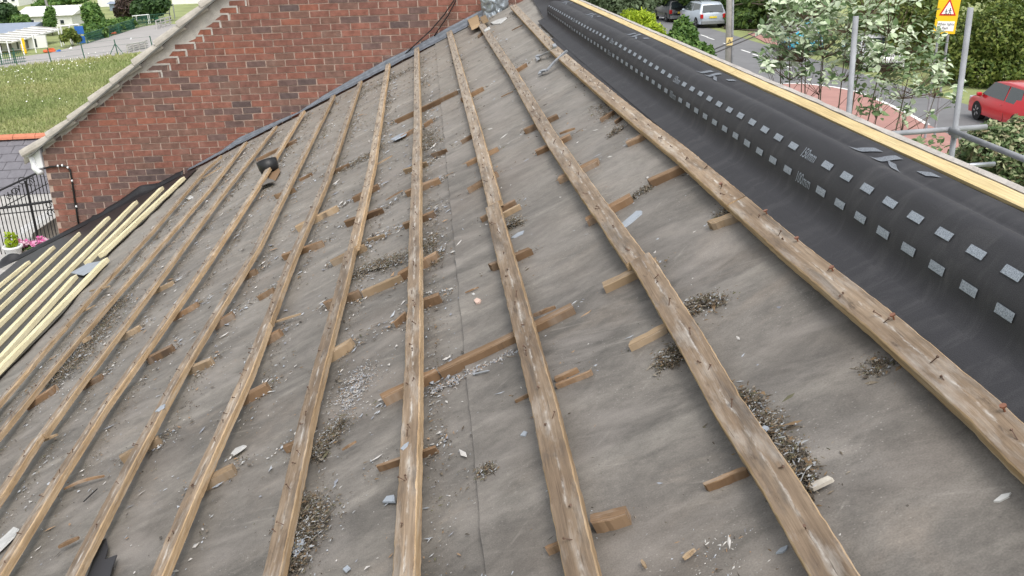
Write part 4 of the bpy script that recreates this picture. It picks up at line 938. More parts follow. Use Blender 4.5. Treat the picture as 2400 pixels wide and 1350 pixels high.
sheet('verge', [road(*p, .02) for p in [(1695,66),(1790,74),(1880,74),(1950,82),(1950,60),(1840,55),(1700,56)]], M['soil'])
# whitebeam
def leaf_shape(L, Wd, fold):
    mb = MB(); st_ = [(0, .06), (.18, .42), (.42, .5), (.7, .36), (.9, .12), (1, .0)]
    for t, w_ in st_: 
        z = -.12*(t-.3)**2*L
        for e in (-1, 0, 1): mb.v.append((t*L, e*w_*Wd, z+abs(e)*fold*w_*Wd)); mb.uv.append((t, e))
    for i in range(5):
        for j in range(2): a = i*3+j; mb.f.append((a, a+3, a+4, a+1)); mb.m.append(0)
    return mb
wb = empty('whitebeam_tree', (3.75, 8.9, ground_z(3.75, 8.9)), 'young multi stemmed tree with pale silvery leaves behind the scaffold uprights', 'tree')
LM = {}
for nm in ('lf_wb', 'lf_wbp'): LM[nm] = [leaf_shape(1, .62, f_).mesh('leaf', M[nm], True) for f_ in (.25, .45)]
clus = []; stems = MB(); rnd = random.Random(5)
tips = []
root = Vector((3.75, 8.9, ground_z(3.75, 8.9)-.1))
regions = [(1835,20,40,34,14),(1905,30,50,40,18),(1990,15,50,40,14),(2070,25,55,45,14),(2160,70,50,50,9),(1860,90,50,40,18),(1930,100,55,40,18),(2020,110,55,45,16),(2095,130,55,50,14),(2160,160,50,45,9),(1800,130,30,30,7),(1850,155,40,30,9),(1930,165,45,30,9),(2040,190,50,40,9),(2110,205,55,35,9),(2190,190,35,40,8),(1960,60,50,40,12),(2060,80,50,40,12),(1880,-10,60,30,14),(2010,-25,60,30,12),(2110,-15,50,30,8),(2050,250,50,25,4),(2140,255,45,25,5),(1800,60,22,25,6),(2200,130,30,30,5),(2170,340,45,25,5),(2100,330,40,18,3),(2250,210,26,26,4)]
for (cx, cy, rx, ry, k) in regions:
    for _ in range(int(k*1.8)):
        while True:
            a, b_ = rnd.uniform(-1, 1), rnd.uniform(-1, 1)
            if a*a+b_*b_ < 1: break
        Yd = 8.75+rnd.uniform(-.55, .75); tips.append((at(cx+a*rx, cy+b_*ry, Yd), cy+b_*ry))
inst = []; lo = {'lf_wb': MB(), 'lf_wbp': MB()}
for tp, py in tips:
    # rosette of leaves round each shoot tip
    nl = rnd.randint(4, 7); a0 = rnd.uniform(0, 6.28); pale_p = .75 if py < 60 else (.6 if py < 220 else .3); ro = rnd.random() < pale_p
    axd = Vector((rnd.gauss(0, .35), rnd.gauss(-.1, .35), 1)).normalized()
    for i in range(nl):
        az_ = a0+i*2.4; el = rnd.uniform(-.5, .75); L = rnd.uniform(.05, .088)
        q = axd.to_track_quat('Z', 'X') @ Vector((math.cos(az_)*math.cos(el), math.sin(az_)*math.cos(el), math.sin(el)))
        rot = q.to_track_quat('X', 'Z').to_matrix().to_4x4() @ Matrix.Rotation(rnd.uniform(-.6, .6), 4, 'X')
        mat4 = Matrix.Translation(tp+q*.012-axd*i*.012) @ rot @ Matrix.Scale(L, 4)
        inst.append((proj(tp)[2]/L, 'lf_wbp' if (ro and rnd.random() < .8) else 'lf_wb', mat4, rnd.randint(0, 1)))
inst.sort(key=lambda t: t[0])
for n_, (_, nm, mt, vr) in enumerate(inst):
    if n_ < 295:
        o = bpy.data.objects.new('leaf', LM[nm][vr]); link(o, wb); o.matrix_parent_inverse = Matrix.Identity(4)
        o.matrix_basis = Matrix.Translation(-wb.location) @ mt
    else:
        me = LM[nm][vr]; lo[nm].add([mt @ v.co for v in me.vertices], [tuple(p.vertices) for p in me.polygons])
mb = MB()
for i, nm in enumerate(lo): mb.add(lo[nm].v, lo[nm].f, i)
tag(mb.build('foliage', [M['lf_wb'], M['lf_wbp']], wb, True), kind='stuff')
mb = MB(); mains = []
for px in [(1850,40),(1890,10),(1940,-20),(1990,40),(2040,0),(2090,40),(2150,90),(1830,110),(1880,110),(2010,120),(2080,150),(2150,190),(1930,90),(2200,200)]:
    t = at(*px, 8.9+rnd.uniform(-.3, .5)); m1 = root.lerp(t, .45)+Vector((rnd.uniform(-.05, .05), 0, .05)); st_ = Vector((root.x+(t.x-root.x)*.18+rnd.uniform(-.06, .06), root.y+rnd.uniform(-.1, .1), root.z)); mb.tube([st_, m1, m1.lerp(t, .5)+Vector((rnd.uniform(-.04, .04), 0, .03)), t], [.018, .012, .008, .003], n=6); mains.append((m1, t))
mb.build('trunk', M['bark'], wb); mb = MB()
for tp, _ in tips:
    s_ = min((m1.lerp(t, f_) for m1, t in mains for f_ in (0, .2, .4, .6, .8, .95)), key=lambda q: (q-tp).length+max(0, q.z-tp.z+.12)*2.5); mb.tube([s_, s_.lerp(tp, .6)+Vector((0, 0, -.02)), tp], [.0035, .0025, .0015], n=3, cap=False)
tag(mb.build('twigs', M['stem'], wb), kind='stuff')
bushy('variegated_shrub', 'dense small leaved variegated shrub below the scaffold tubes', 'shrub', [px_blob(2330,350,9.6,75,60), px_blob(2260,400,9.8,60,50), px_blob(2400,400,9.3,70,70), px_blob(2200,430,10,60,40), px_blob(2390,310,9.6,40,34), px_blob(2330,450,9.4,90,50)], 15000, .034, M['lf_var'], up=.5, shell=.55)

# ------------------------------------------------------------------ scaffold beyond the ridge
sc = empty('scaffold', (4.6, 8, ground_z(4.6, 8)), 'grey steel scaffold of two uprights and rails beyond the ridge timber', 'scaffold')
def lean(a, b_, Y, zlow, name, r=.0245):
    A, B = at(*a, Y), at(*b_, Y); d = (B-A).normalized(); t = (zlow-A.z)/d.z; mb = MB(); mb.tube([A, A+d*t], r, n=12); return mb.build(name, M['scaf'], sc, True)
lean((2006,38), (1988,285), 8.2, ground_z(3.6, 8.2), 'upright')
lean((2275,18), (2232,350), 8.0, ground_z(4.6, 8), 'upright')
mb = MB(); a, b_ = at(2080,314,8.06), at(2312,297,8.06); mb.tube([a-(b_-a)*.4, b_], .0245, n=12); mb.build('rail', M['scaf'], sc, True)
a = at(2228,305,7.93); d = Vector(ray(2400,373)); z_ = a.z-ZC; t = z_/d.z; b_ = C0+d*t; mb = MB(); mb.tube([a, b_, b_+(b_-a)*.8], .0245, n=12); mb.build('rail', M['scaf'], sc, True)
mb = MB(); a, b_ = at(2236,390,8.05), at(2331,384,8.05); mb.tube([a, b_], .021, n=12); mb.build('rail', M['steel'], sc, True)
mb = MB(); q = at(2236,308,7.98)
mb.tube([q+Vector((-.035, 0, 0)), q+Vector((.035, 0, 0))], .036, n=10); mb.tube([q+Vector((0, -.03, -.05)), q+Vector((0, -.03, .04))], .034, n=10); mb.build('coupler', M['scaf'], sc, True)

# ------------------------------------------------------------------ telegraph pole, wires, sign
tp = at(1708, 100, 30); gz = ground_z(tp.x, 30); pole = empty('telegraph_pole', (tp.x, 30, gz), 'weathered wooden telegraph pole with a small yellow warning plate', 'telegraph pole')
A, B = at(1712, -160, 30), at(1706, 170, 30); d = (B-A).normalized(); B2 = A+d*((gz-A.z)/d.z)
mb = MB(); mb.tube([A, B2], [.08, .10], n=14); mb.build('shaft', M['pole'], pole, True)
off = Vector((.108, -.02, 0)); mb = MB(); mb.tube([A+off, B2+off*1.15], .035, n=8); mb.build('cable_cover', M['scaf'], pole, True)
pc = at(1709.5, 97, 29.86); mb = MB(); mb.box((0, 0, 0), (.20, .012, .24)); pl = mb.build('warning_plate', simple('pale_yellow_plate', (.66, .52, .24), .5), pole); pl.location = pc-Vector((0, .01, 0)); 
mb = MB(); tri = [(-.07, -.055), (.07, -.055), (0, .075)]; ins = [(-.045, -.04), (.045, -.04), (0, .045)]
mb.add([pc+Vector((x, -.02, z)) for x, z in tri+ins], [(0,1,4,3), (1,2,5,4), (2,0,3,5)]); z8 = [(.01,.035), (-.015,-.005), (.003,-.002), (-.008,-.035), (.02,.008), (.004,.006)]
mb.add([pc+Vector((x, -.02, z)) for x, z in z8], [(0,1,2,3,4,5)]); mb.build('hazard_symbol', M['black'], pole)
for k, (p1, p2) in enumerate((((1560,163,14), (2080,-72,46)), ((1560,172,14), (2080,-62,46)))):
    a, b_ = at(*p1), at(*p2); mb = MB(); mb.tube([a.lerp(b_, i/12)-Vector((0, 0, .12*math.sin(math.pi*i/12))) for i in range(13)], .011, n=5, cap=True); tag(mb.build('overhead_wire', M['black'], None), ('upper' if k == 0 else 'lower')+' of the two thin wires crossing in front of the telegraph pole', 'wire', 'overhead wires')
sp_ = at(2221, 30, 27.5); gz = ground_z(sp_.x, 27.5); sg = empty('school_sign', (sp_.x, 27.5, gz), 'yellow school warning sign with a red triangle on two posts', 'road sign')
mb = MB()
PXM = F_PX/proj(sp_)[2]; SW, SH = 54/PXM, 104/PXM
c = at(2221, 26, 27.5)
ctilt = R_(-3)
def sgp(x, z, o=0): x2, z2 = x*math.cos(ctilt)-z*math.sin(ctilt), x*math.sin(ctilt)+z*math.cos(ctilt); return c+Vector((x2, -o, z2))
def sbox(x0, x1, z0, z1, o0, o1, mb): mb.hexa([sgp(x0,z0,o0), sgp(x1,z0,o0), sgp(x1,z1,o0), sgp(x0,z1,o0), sgp(x0,z0,o1), sgp(x1,z0,o1), sgp(x1,z1,o1), sgp(x0,z1,o1)]); return mb
u_ = SW/54
sbox(-SW/2, SW/2, -SH/2, SH/2, 0, .02, MB()).build('backing_board', M['yellow'], sg, bevel=.01)
for x in (-16, 8):
    mb = MB(); mb.tube([sgp(x*u_, SH*.4, -.03), Vector((sgp(x*u_, 0).x, 27.53, gz))], .038, n=8); mb.build('post', M['scaf'], sg)
mb = MB(); T3 = [(-21, -15), (21, -15), (0, 24)]
def tri_(sc_, o, mt, nm): 
    cz = -2; mb = MB(); mb.add([sgp(x*sc_*u_, ((z-cz)*sc_+cz+5)*u_, o) for x, z in T3], [(0,1,2)]); mb.build(nm, mt, sg)
tri_(1, .026, M['signred'], 'red_triangle'); tri_(.72, .03, M['signwhite'], 'white_triangle')
mb = MB()
def fig(x, z, s):
    q = lambda a, b__: sgp((x+a*s)*u_, (z+b__*s)*u_, .034)
    n = 8; mb.add([q(1.2*math.cos(k*.785), 7.5+1.3*math.sin(k*.785)) for k in range(n)], [tuple(range(n))])
    for a, b__, a2, b2, w_ in ((0,6,-.3,1.6,1.8),(-.3,1.6,-2.6,-3.4,1.1),(-2.6,-3.4,-4.6,-3.2,.9),(-.3,1.6,2.4,-1.2,1.1),(2.4,-1.2,2.2,-5,1.0),(.2,5.4,3.2,3,.9),(-.2,5.4,-3.4,3.4,.9)):
        dx, dz = a2-a, b2-b__; L_ = math.hypot(dx, dz); nx_, nz_ = -dz/L_*w_/2, dx/L_*w_/2
        mb.add([q(a-nx_, b__-nz_), q(a2-nx_, b2-nz_), q(a2+nx_, b2+nz_), q(a+nx_, b__+nz_)], [(0,1,2,3)])
fig(-4.6, -4.5, 1.0); fig(4.4, -3, 1.2); mb.build('running_children_symbol', M['black'], sg)
sbox(-21*u_, 21*u_, -45*u_, -23*u_, .02, .026, MB()).build('text_plate', M['signwhite'], sg)
sbox(-21*u_, 21*u_, 36*u_, 51*u_, .02, .026, MB()).build('text_plate', M['signwhite'], sg)
def flat_text(body, x, z, size, parent):
    cu = bpy.data.curves.new('t', 'FONT'); cu.body = body; cu.align_x = 'CENTER'; cu.align_y = 'CENTER'; cu.size = size; ob = bpy.data.objects.new('t', cu); me = bpy.data.meshes.new_from_object(ob); bpy.data.objects.remove(ob); bpy.data.curves.remove(cu)
    for v in me.vertices: v.co = sgp(x+v.co.x, z+v.co.y, .03)
    me.materials.clear(); me.materials.append(M['black']); o = bpy.data.objects.new('lettering', me); link(o, parent)
flat_text('When lights', 0, -29.5*u_, 8.6*u_, sg); flat_text('flash', 0, -38.5*u_, 8.6*u_, sg)

# ------------------------------------------------------------------ cars
def car(label, pos, heading, L, W, H, paint, kind='hatch', group='parked cars'):
    e = empty('parked_car', pos, label, 'car', group, heading)      # local: +x = front, z up
    suv = kind == 'suv'; cl_ = .2 if suv else .15; belt = H*.60; hood = H*(.60 if suv else .54)
    # side outline (x from rear to front)
    lower = [(-L/2+.02, cl_+.12), (-L/2, cl_+.3), (-L/2+.03, belt*.92), (-L/2+.07, belt)]
    roof = [(-L/2+.28 if suv else -L/2+.42, H*.93), (-L/2+(.6 if suv else .85), H*.995), (-L*.02, H), (L*.11, H*.965), (L*.17, H*.93)]
    front = [(L*.31, hood), (L*.44, hood*.93), (L/2-.05, hood*.78), (L/2, cl_+.32), (L/2-.04, cl_+.05)]
    out = lower+roof+front; n = len(out)
    def half(z): 
        t = max(0, (z-belt*.98)/(H-belt)); return W/2*(1-.03*max(0, (belt*.5-z)/belt))-t*W*.12
    mb = MB(); ring = [-1, -.86, -.4, 0, .4, .86, 1]
    for (x, z) in out:
        hw = half(z)
        for r_ in ring:
            end = .10*(abs(r_)**3)*(1 if x > L*.3 else (-1 if x < -L*.4 else 0))
            mb.v.append((x-end, hw*r_, z-(.03*abs(r_)**4 if z > belt else 0))); mb.uv.append((0, 0))
    k = len(ring)
    for i in range(n-1):
        for j in range(k-1): mb.f.append((i*k+j, (i+1)*k+j, (i+1)*k+j+1, i*k+j+1)); mb.m.append(0)
    mb.f.append(tuple(i*k for i in range(n))[::-1]); mb.f.append(tuple(i*k+k-1 for i in range(n))); mb.m += [0, 0]
    mb.f += [(0, (n-1)*k, (n-1)*k+k-1, k-1)]; mb.m.append(0)
    mb.build('body', paint, e, True, False, bevel=.025)
    # glazing
    def pane(nm, P_): q = MB(); q.add(P_, [tuple(range(len(P_)))]); q.build(nm, M['glass'], e, False, False)
    for sgn in (-1, 1):
        zt, zb_ = H*.93, belt*1.03
        yo = lambda z: sgn*(half(z)+.012)
        rx = -L/2+(.34 if suv else .62)
        for x0b, x1b, x0t, x1t in ((rx-.02, -L*.12, rx+.14, -L*.11), (-L*.10, L*.26, -L*.09, L*.145)):
            pane('side_window', [(x0b, yo(zb_), zb_), (x1b, yo(zb_), zb_), (x1t, yo(zt), zt), (x0t, yo(zt), zt)][::sgn])
        q = MB(); q.box((L*.27, sgn*(W/2+.07), belt*1.02), (.12, .16, .12)); q.build('wing_mirror', paint, e, False, False, bevel=.03)
        for xw in (-L*.31, L*.315):
            q = MB(); R = H*.215; nseg = 20; c_ = (xw, sgn*(W/2-.1), R)
            q2 = [(xw+R*math.cos(t*6.2832/nseg), sgn*(W/2+.012), R+R*math.sin(t*6.2832/nseg)) for t in range(nseg)]
            q3 = [(x, sgn*(W/2-.2), z) for x, y, z in q2]
            q.add(q2+q3, [tuple(range(nseg)), tuple(range(nseg, 2*nseg))]+[(i, (i+1) % nseg, nseg+(i+1) % nseg, nseg+i) for i in range(nseg)])
            wh = q.build('wheel', M['tyre'], e, False, False)
            q = MB(); q.add([(xw+R*.64*math.cos(t*6.2832/nseg), sgn*(W/2+.02), R+R*.64*math.sin(t*6.2832/nseg)) for t in range(nseg)], [tuple(range(nseg))]); 
            for s5 in range(5):
                a5 = s5*1.2566; q.add([(xw+R*.2*math.cos(a5+.3*d_), sgn*(W/2+.024), R+R*.2*math.sin(a5+.3*d_)) for d_ in (-1, 1)]+[(xw+R*.58*math.cos(a5+.18*d_), sgn*(W/2+.024), R+R*.58*math.sin(a5+.18*d_)) for d_ in (1, -1)], [(0,1,2,3)], 1)
            q.build('rim', [M['tyre'], M['rim']], wh, False, False)
        q = MB(); q.box((-L/2+.06, sgn*(W/2-.13), belt*(.86 if not suv else .80)), (.16, .2, .28 if suv else .34)); q.build('tail_lamp', M['tail'], e, False, False, bevel=.02)
        q = MB(); q.box((L/2-.13, sgn*(W/2-.2), hood*.80), (.2, .32, .15)); q.build('headlamp', M['lamp'], e, False, False, bevel=.03)
    for sgn in (-1, 1):
        for xs_d in (-L*.115, L*.235):
            q = MB(); q.box((xs_d, sgn*(W/2-.002), belt*.62), (.012, .012, belt*.62)); q.build('door_seam', M['black'], e, False, False)
        q = MB(); q.box((-L*.07, sgn*(W/2+.01), belt*.86), (.16, .03, .03)); q.build('door_handle', paint, e, False, False, bevel=.01)
    r0, r1 = (-L/2+.08, belt*1.05), (-L/2+(.26 if suv else .37), H*.90)
    pane('rear_window', [(r0[0]-.015, -W*.41, r0[1]), (r1[0]-.02, -W*.36, r1[1]), (r1[0]-.02, W*.36, r1[1]), (r0[0]-.015, W*.41, r0[1])])
    pane('windscreen', [(L*.295, -W*.42, hood*1.05), (L*.295, W*.42, hood*1.05), (L*.182, W*.36, H*.915), (L*.182, -W*.36, H*.915)])
    q = MB(); q.box((-L/2-.0, 0, cl_+.22), (.14, W*.9, .24)); q.build('rear_bumper', M['tyre'] if not suv else simple('grey_bumper', (.2, .21, .22), .5), e, False, False, bevel=.03)
    q = MB(); q.box((L/2-.02, 0, cl_+.18), (.12, W*.86, .2)); q.build('front_bumper', M['tyre'], e, False, False, bevel=.03)
    q = MB(); q.box((-L/2-.005, 0, belt*.73), (.03, .52, .12)); q.build('number_plate', M['plate'], e, False, False)
    q = MB(); q.tube([(-L/2+.05, 0, belt*1.06), (-L/2-.0, .25, belt*1.12)], .012, n=4); q.build('wiper', M['black'], e, False, False)
    if suv:
        for sgn in (-1, 1): q = MB(); q.tube([(-L*.36, sgn*W*.36, H*1.0), (-L*.3, sgn*W*.36, H*1.03), (L*.05, sgn*W*.36, H*1.03), (L*.1, sgn*W*.36, H*.98)], .02, n=6); q.build('roof_rail', M['black'], e, False, False)
    return e
def paint(name, col): return simple(name, col, .28, .25, .04, 1, 0, .5, .6)
AWAY = math.pi/2
def gp(x, y): return (x, y, ground_z(x, y))
q = road(1662, 66); car('silver estate 4x4 parked with its tail to the camera', gp(q.x+.1, q.y+2.25), AWAY+.07, 4.5, 1.88, 1.75, paint('silver_paint', (.42, .47, .53)), 'suv')
q = road(1600, 52); car('black off roader parked just ahead of the silver one', gp(q.x-.25, q.y+2.3), AWAY+.05, 4.5, 1.82, 1.68, paint('black_paint', (.025, .027, .03)), 'suv')
q = road(1552, 36); car('bright blue car parked facing the camera', gp(q.x, q.y+2.2), -AWAY+.03, 4.3, 1.8, 1.62, paint('blue_paint', (.02, .10, .42)))
q = road(1532, 24); car('dark car at the far end of the parked row', gp(q.x-.6, q.y+4), AWAY, 4.3, 1.78, 1.5, paint('dark_paint', (.05, .055, .06)))
q = road(2412, 326); car('red hatchback parked beside the hedge', gp(q.x+.95, q.y+2.0), AWAY-.07, 3.9, 1.72, 1.42, paint('red_paint', (.55, .012, .022)))
q = road(1845, 128); car('turquoise car glimpsed behind the silvery tree', gp(q.x+1.2, q.y+1.5), -AWAY-.2, 4.2, 1.8, 1.6, paint('turquoise_paint', (.02, .35, .50)))
q = road(2045, 165); car('white car glimpsed behind the silvery tree', gp(q.x+.6, q.y+1.5), -AWAY-.15, 4.2, 1.8, 1.5, paint('white_paint', (.75, .76, .77)))

# ------------------------------------------------------------------ left: garden, outbuilding, railings
ter = MB(); tz = ZC-4.3
ter.box((-8.4, 15.1, tz-2), (7.2, 6.6, 4)); o = ter.build('terrace', M['concrete']); tag(o, kind='structure')
ob = empty('outbuilding', (-8.2, 19.2, tz), 'cream outbuilding with a grey slate roof and red ridge tiles beyond the iron gate', 'outbuilding')
YR, YEV = 19.3, 17.6
rl, rr = at(-60, 323, YR), at(120, 314, YR); el_, er = at(-60, 463, YEV), at(128, 452, YEV)
rr.x = -5.3; er.x = -5.25; rz2 = (rl.z+rr.z)/2-.05; ez = (el_.z+er.z)/2
x0, x1 = rl.x-2.0, -5.3
slope = Vector((0, YR-YEV, rz2-ez)); sl_len = slope.length; sdir = slope.normalized(); sn = Vector((0, -sdir.z, sdir.y))
mb = MB(); mb.hexa([(x0, YEV, ez-.05), (x1, YEV, ez-.05), (x1, YR, rz2-.05), (x0, YR, rz2-.05), (x0, YEV, ez-.012), (x1, YEV, ez-.012), (x1, YR, rz2-.012), (x0, YR, rz2-.012)]); mb.build('roof', M['slate'], ob)
rows = 7; g_ = sl_len/rows; sm = [MB().hexa([(-.147,0,0),(.147,0,0),(.147,g_*1.08,0),(-.147,g_*1.08,0),(-.147,0,.012),(.147,0,.012),(.147,g_*1.08,.003),(-.147,g_*1.08,.003)]) for _ in range(1)][0].mesh('slate_tile', M['slate'])
RT = Matrix(((1,0,0,0),(0,sdir.y,sn.y,0),(0,sdir.z,sn.z,0),(0,0,0,1)))
for r_ in range(rows):
    xx = x1-.15-(.15 if r_ % 2 else 0)
    while xx > x0+.9:
        o = bpy.data.objects.new('slate_tile', sm); link(o, ob); p = Vector((xx, YEV, ez))+sdir*(r_*g_)+sn*(-.008+random.uniform(0, .004))
        o.matrix_parent_inverse = Matrix.Identity(4); o.matrix_basis = Matrix.Translation(p-ob.location) @ RT @ Matrix.Rotation(random.uniform(-.01, .01), 4, 'Z'); xx -= .303
xx = x1
while xx > x0:
    mb = MB(); n = 6; V = []
    for xa in (xx-.415, xx-.005):
        for k in range(n+1): t = k/n*math.pi; V.append((xa, YR+.11*math.cos(t), rz2+.085*math.sin(t)+.0))
    mb.add(V, [(k, k+1, n+2+k, n+1+k) for k in range(n)]+[tuple(range(n+1)), tuple(range(n+1, 2*n+2))]); mb.build('ridge_tile', M['ridgered'], ob); xx -= .42
mb = MB(); mb.hexa([(x0, YEV, ez-.06), (x1, YEV, ez-.06), (x1, YR, rz2-.06), (x0, YR, rz2-.06), (x0, YEV, ez-.05), (x1, YEV, ez-.05), (x1, YR, rz2-.05), (x0, YR, rz2-.05)])
mb = MB(); mb.box(((x0+x1)/2, YEV+1.5, (tz-.5+ez-.08)/2), (x1-x0-.2, 2.8, ez-.08-tz+.5)); mb.build('wall', M['cream'], ob)
mb = MB(); mb.box(((x0+x1)/2, YEV-.02, ez-.13), (x1-x0, .05, .15)); mb.build('fascia', M['white'], ob)
nb = int((x1-x0-.2)/.17)
for i in range(nb):
    mb = MB(); mb.box((x1-.2-i*.17, YEV+.09, (tz+ez-.2)/2), (.158, .025, ez-.2-tz)); mb.build('cladding_board', M['cream'], ob)
# iron gate and sloping rail
gate = empty('iron_railing', (-6.1, 14, tz), 'black wrought iron railing with scrolls between the brick house and the garden', 'railing')
YG = 14.0
def gl(a, b_, r, name='rail', Y=YG): mb = MB(); mb.tube([at(*a, Y), at(*b_, Y)], r, n=6); return mb.build(name, M['black'], gate)
gl((-30,492),(126,471),.02); gl((-30,460),(90,404),.016); gl((-30,505),(130,490),.008); gl((-20,500),(112,430),.008)
def topy(x): return 460-56/90*x if x < 90 else 404+(x-90)*.18
xi = -24
while xi < 130:
    y0 = topy(xi)+1; a = at(xi, y0, YG); mb = MB(); mb.tube([a, Vector((a.x+.0, YG, tz))], .0075 if abs(xi-56) > 4 else .02, n=5); mb.build('baluster', M['black'], gate); xi += 8.4
for cx, cy, rad in ((52,425,.07),(70,427,.07),(36,449,.06),(116,480,.07),(118,500,.06),(22,462,.05)):
    c = at(cx, cy, YG-.01); mb = MB(); mb.tube([c+Vector((rad*(1-t/14*.75)*math.cos(t*.6), 0, rad*(1-t/14*.75)*math.sin(t*.6))) for t in range(14)], .007, n=5); mb.build('scroll', M['black'], gate)
mb = MB(); a, b_ = at(52,549,14.6), at(131,498,14.6); mb.obox(a, b_, Vector((0, 1, 0)), Vector((0, 0, 1)), .12, .10); tag(mb.build('handrail_coping', M['white'], None), 'white sloping coping beside the brick corner', 'coping')
mb = MB(); P_ = [at(75,548,14.7), at(135,508,14.7), at(140,600,14.7), at(75,640,14.7)]; mb.hexa([p+Vector((0, .3, 0)) for p in P_]+list(P_)); tag(mb.build('garden_wall', M['stone'], None), 'rough grey wall below the white sloping coping', 'wall')
pot = empty('flower_pot', at(36, 606, 13.4), 'white round pot with a small plant inside the railing', 'flower pot'); pc = at(36, 606, 13.4); k_ = proj(pc)[2]/F_PX
mb = MB(); mb.lathe(pc, [(13*k_, -.05), (15*k_, 8*k_), (19*k_, 26*k_), (22*k_, 27*k_), (22*k_, 32*k_), (19*k_, 32*k_), (18*k_, 26*k_), (0, 26*k_)], 0, 18); mb.build('pot', M['white'], pot, True)
mb = MB(); mb.box((pc.x, pc.y, (pc.z+tz)/2-.02), (.3, .3, abs(pc.z-tz)+.01)); mb.build('plinth', M['concrete'], pot)
mb = leaves(MB(), [((pc.x, pc.y, pc.z+45*k_), (16*k_, 16*k_, 20*k_))], 120, .035, .5); mb.build('plant', M['lf_yel'], pot)
pp = at(80, 585, 13.6); pet = empty('petunia_planter', (pp.x, pp.y, tz), 'planter of pink petunias beside the white pot', 'planter'); k_ = proj(pp)[2]/F_PX
mb = MB(); mb.box((pp.x, pp.y, (pp.z+tz)/2), (70*k_, .2, abs(pp.z-tz)+.05)); mb.build('trough', M['stone'], pet)
mb = leaves(MB(), [((pp.x+dx*k_, pp.y, pp.z+8*k_), (20*k_, .1, 12*k_)) for dx in (-28, 0, 24)], 500, .03, .5); mb.build('foliage', M['lf_mid'], pet)
mb = leaves(MB(), [((pp.x+dx*k_, pp.y-.03, pp.z+dz*k_), (9*k_, .08, 9*k_)) for dx, dz in ((-32, 20), (-12, 18), (8, 16), (22, 24), (28, 18))], 190, .028, .6, .7, 0, .9); tag(mb.build('petals', M['pink'], pet), kind='stuff')
bushy('garden_shrub', 'small green shrub at the left edge beside the iron railing', 'shrub', [px_blob(0,545,16.5,12,22), px_blob(-15,560,16.5,14,20)], 500, .04, M['lf_mid'])

# ------------------------------------------------------------------ left: field, playground, school
field = sheet('grass_field', [low(*p)+Vector((0, 0, .02)) for p in [(-300,178),(0,160),(150,147),(290,128),(420,108),(700,250),(500,420),(-400,480)]], M['grass'])
play = sheet('playground', [low(*p)+Vector((0, 0, .03)) for p in [(-60,172),(30,157),(150,147),(290,128),(480,100),(520,60),(380,56),(330,64),(245,90),(200,103),(120,124),(60,132),(-60,150)]], M['playtar'])
mb = MB()
for _ in range(70000):
    px, py = random.uniform(-30, 430), 128+(random.random()**.8)*240
    if py < 160-.112*px+3: continue
    p = low(px, py); hgt = random.uniform(.12, .38); a = random.uniform(0, 3.14); d = Vector((math.cos(a), math.sin(a), 0))*random.uniform(.025, .07); l_ = Vector((random.gauss(0, .15), random.gauss(0, .1), 0))
    mb.add([p-d, p+d, p+d*.3+l_+Vector((0, 0, hgt)), p-d*.4+l_*.9+Vector((0, 0, hgt*.9))], [(0,1,2,3)])
tag(mb.build('tall_grass', M['blade'], None), 'long pale meadow grass between the brick house and the playground', 'grass', kind='stuff')
mb = MB()
for _ in range(80):
    cx, cy = random.choice([(195,163),(170,148),(60,178),(68,182),(130,165),(10,185),(240,138),(150,150),(70,200),(100,250)]); p = low(cx+random.gauss(0, 22), cy+random.gauss(0, 7))+Vector((0, 0, .36)); r = random.uniform(.025, .055); mb.add([p+Vector((r*math.cos(k), r*math.sin(k)*.7, r*.5*math.sin(k))) for k in (0, 1.2, 2.5, 3.8, 5)], [(0,1,2,3,4)])
tag(mb.build('meadow_flowers', M['daisy'], None), 'tiny white flowers dotted in the long grass', 'flowers', kind='stuff')
fn = empty('wire_fence', low(200, 140), 'thin green wire fence along the edge of the playground', 'fence')
fp = [(-60,170,130),(42,157,116),(121,148,116),(199,139,105),(277,131,96),(360,122,88)]
FPP = []
for x, yb_, yt in fp:
    p = low(x, yb_); k = proj(p)[2]/F_PX; mb = MB(); t = p+Vector((-3*k, 0, (yb_-yt)*k/.93)); mb.tube([p, t], .045, n=6); mb.build('post', M['green'], fn); FPP.append((p, t))
p, t = FPP[4]
for dx in (-18, 18): mb = MB(); k = proj(p)[2]/F_PX; mb.tube([p.lerp(t, .75), p+Vector((dx*k, -.3, 0))], .035, n=5); mb.build('stay', M['green'], fn)
mb = MB()
for (a, ta), (b_, tb) in zip(FPP, FPP[1:]):
    for f_ in (.3, .65, .97): mb.tube([a.lerp(ta, f_), b_.lerp(tb, f_)], .008, n=3, cap=False)
mb.build('wires', M['green'], fn)
# green mesh fence at the far side
def fence_panel(label, pix, hpx, mat, n_per=5, group=None):
    e = empty('mesh_fence', low(*pix[0]), label, 'fence', group); P_ = [low(*p) for p in pix]; mb = MB()
    for a, b_ in zip(P_, P_[1:]):
        k = proj(a)[2]/F_PX; h = hpx*k
        q = MB(); q.tube([a, a+Vector((0, 0, h))], .05, n=5); q.build('post', mat, e)
        m_ = int((b_-a).length/.22)+2
        for i in range(m_): c = a.lerp(b_, i/m_); mb.tube([c, c+Vector((0, 0, h*.97))], .022, n=3, cap=False)
        for f_ in (.1, .35, .6, .97): mb.tube([a+Vector((0, 0, h*f_)), b_+Vector((0, 0, h*f_))], .025, n=3, cap=False)
    tag(mb.build('mesh', mat, e), kind='stuff'); return e
fence_panel('dark green mesh fence along the far side of the playground', [(205,103),(245,90),(280,80),(315,68),(345,60),(390,55)], 24, M['green'])
fence_panel('dark green picket fence in front of the school canopy', [(-40,160),(5,153),(35,149),(62,146)], 26, M['green'])
bd = low(192, 102); k = proj(bd)[2]/F_PX
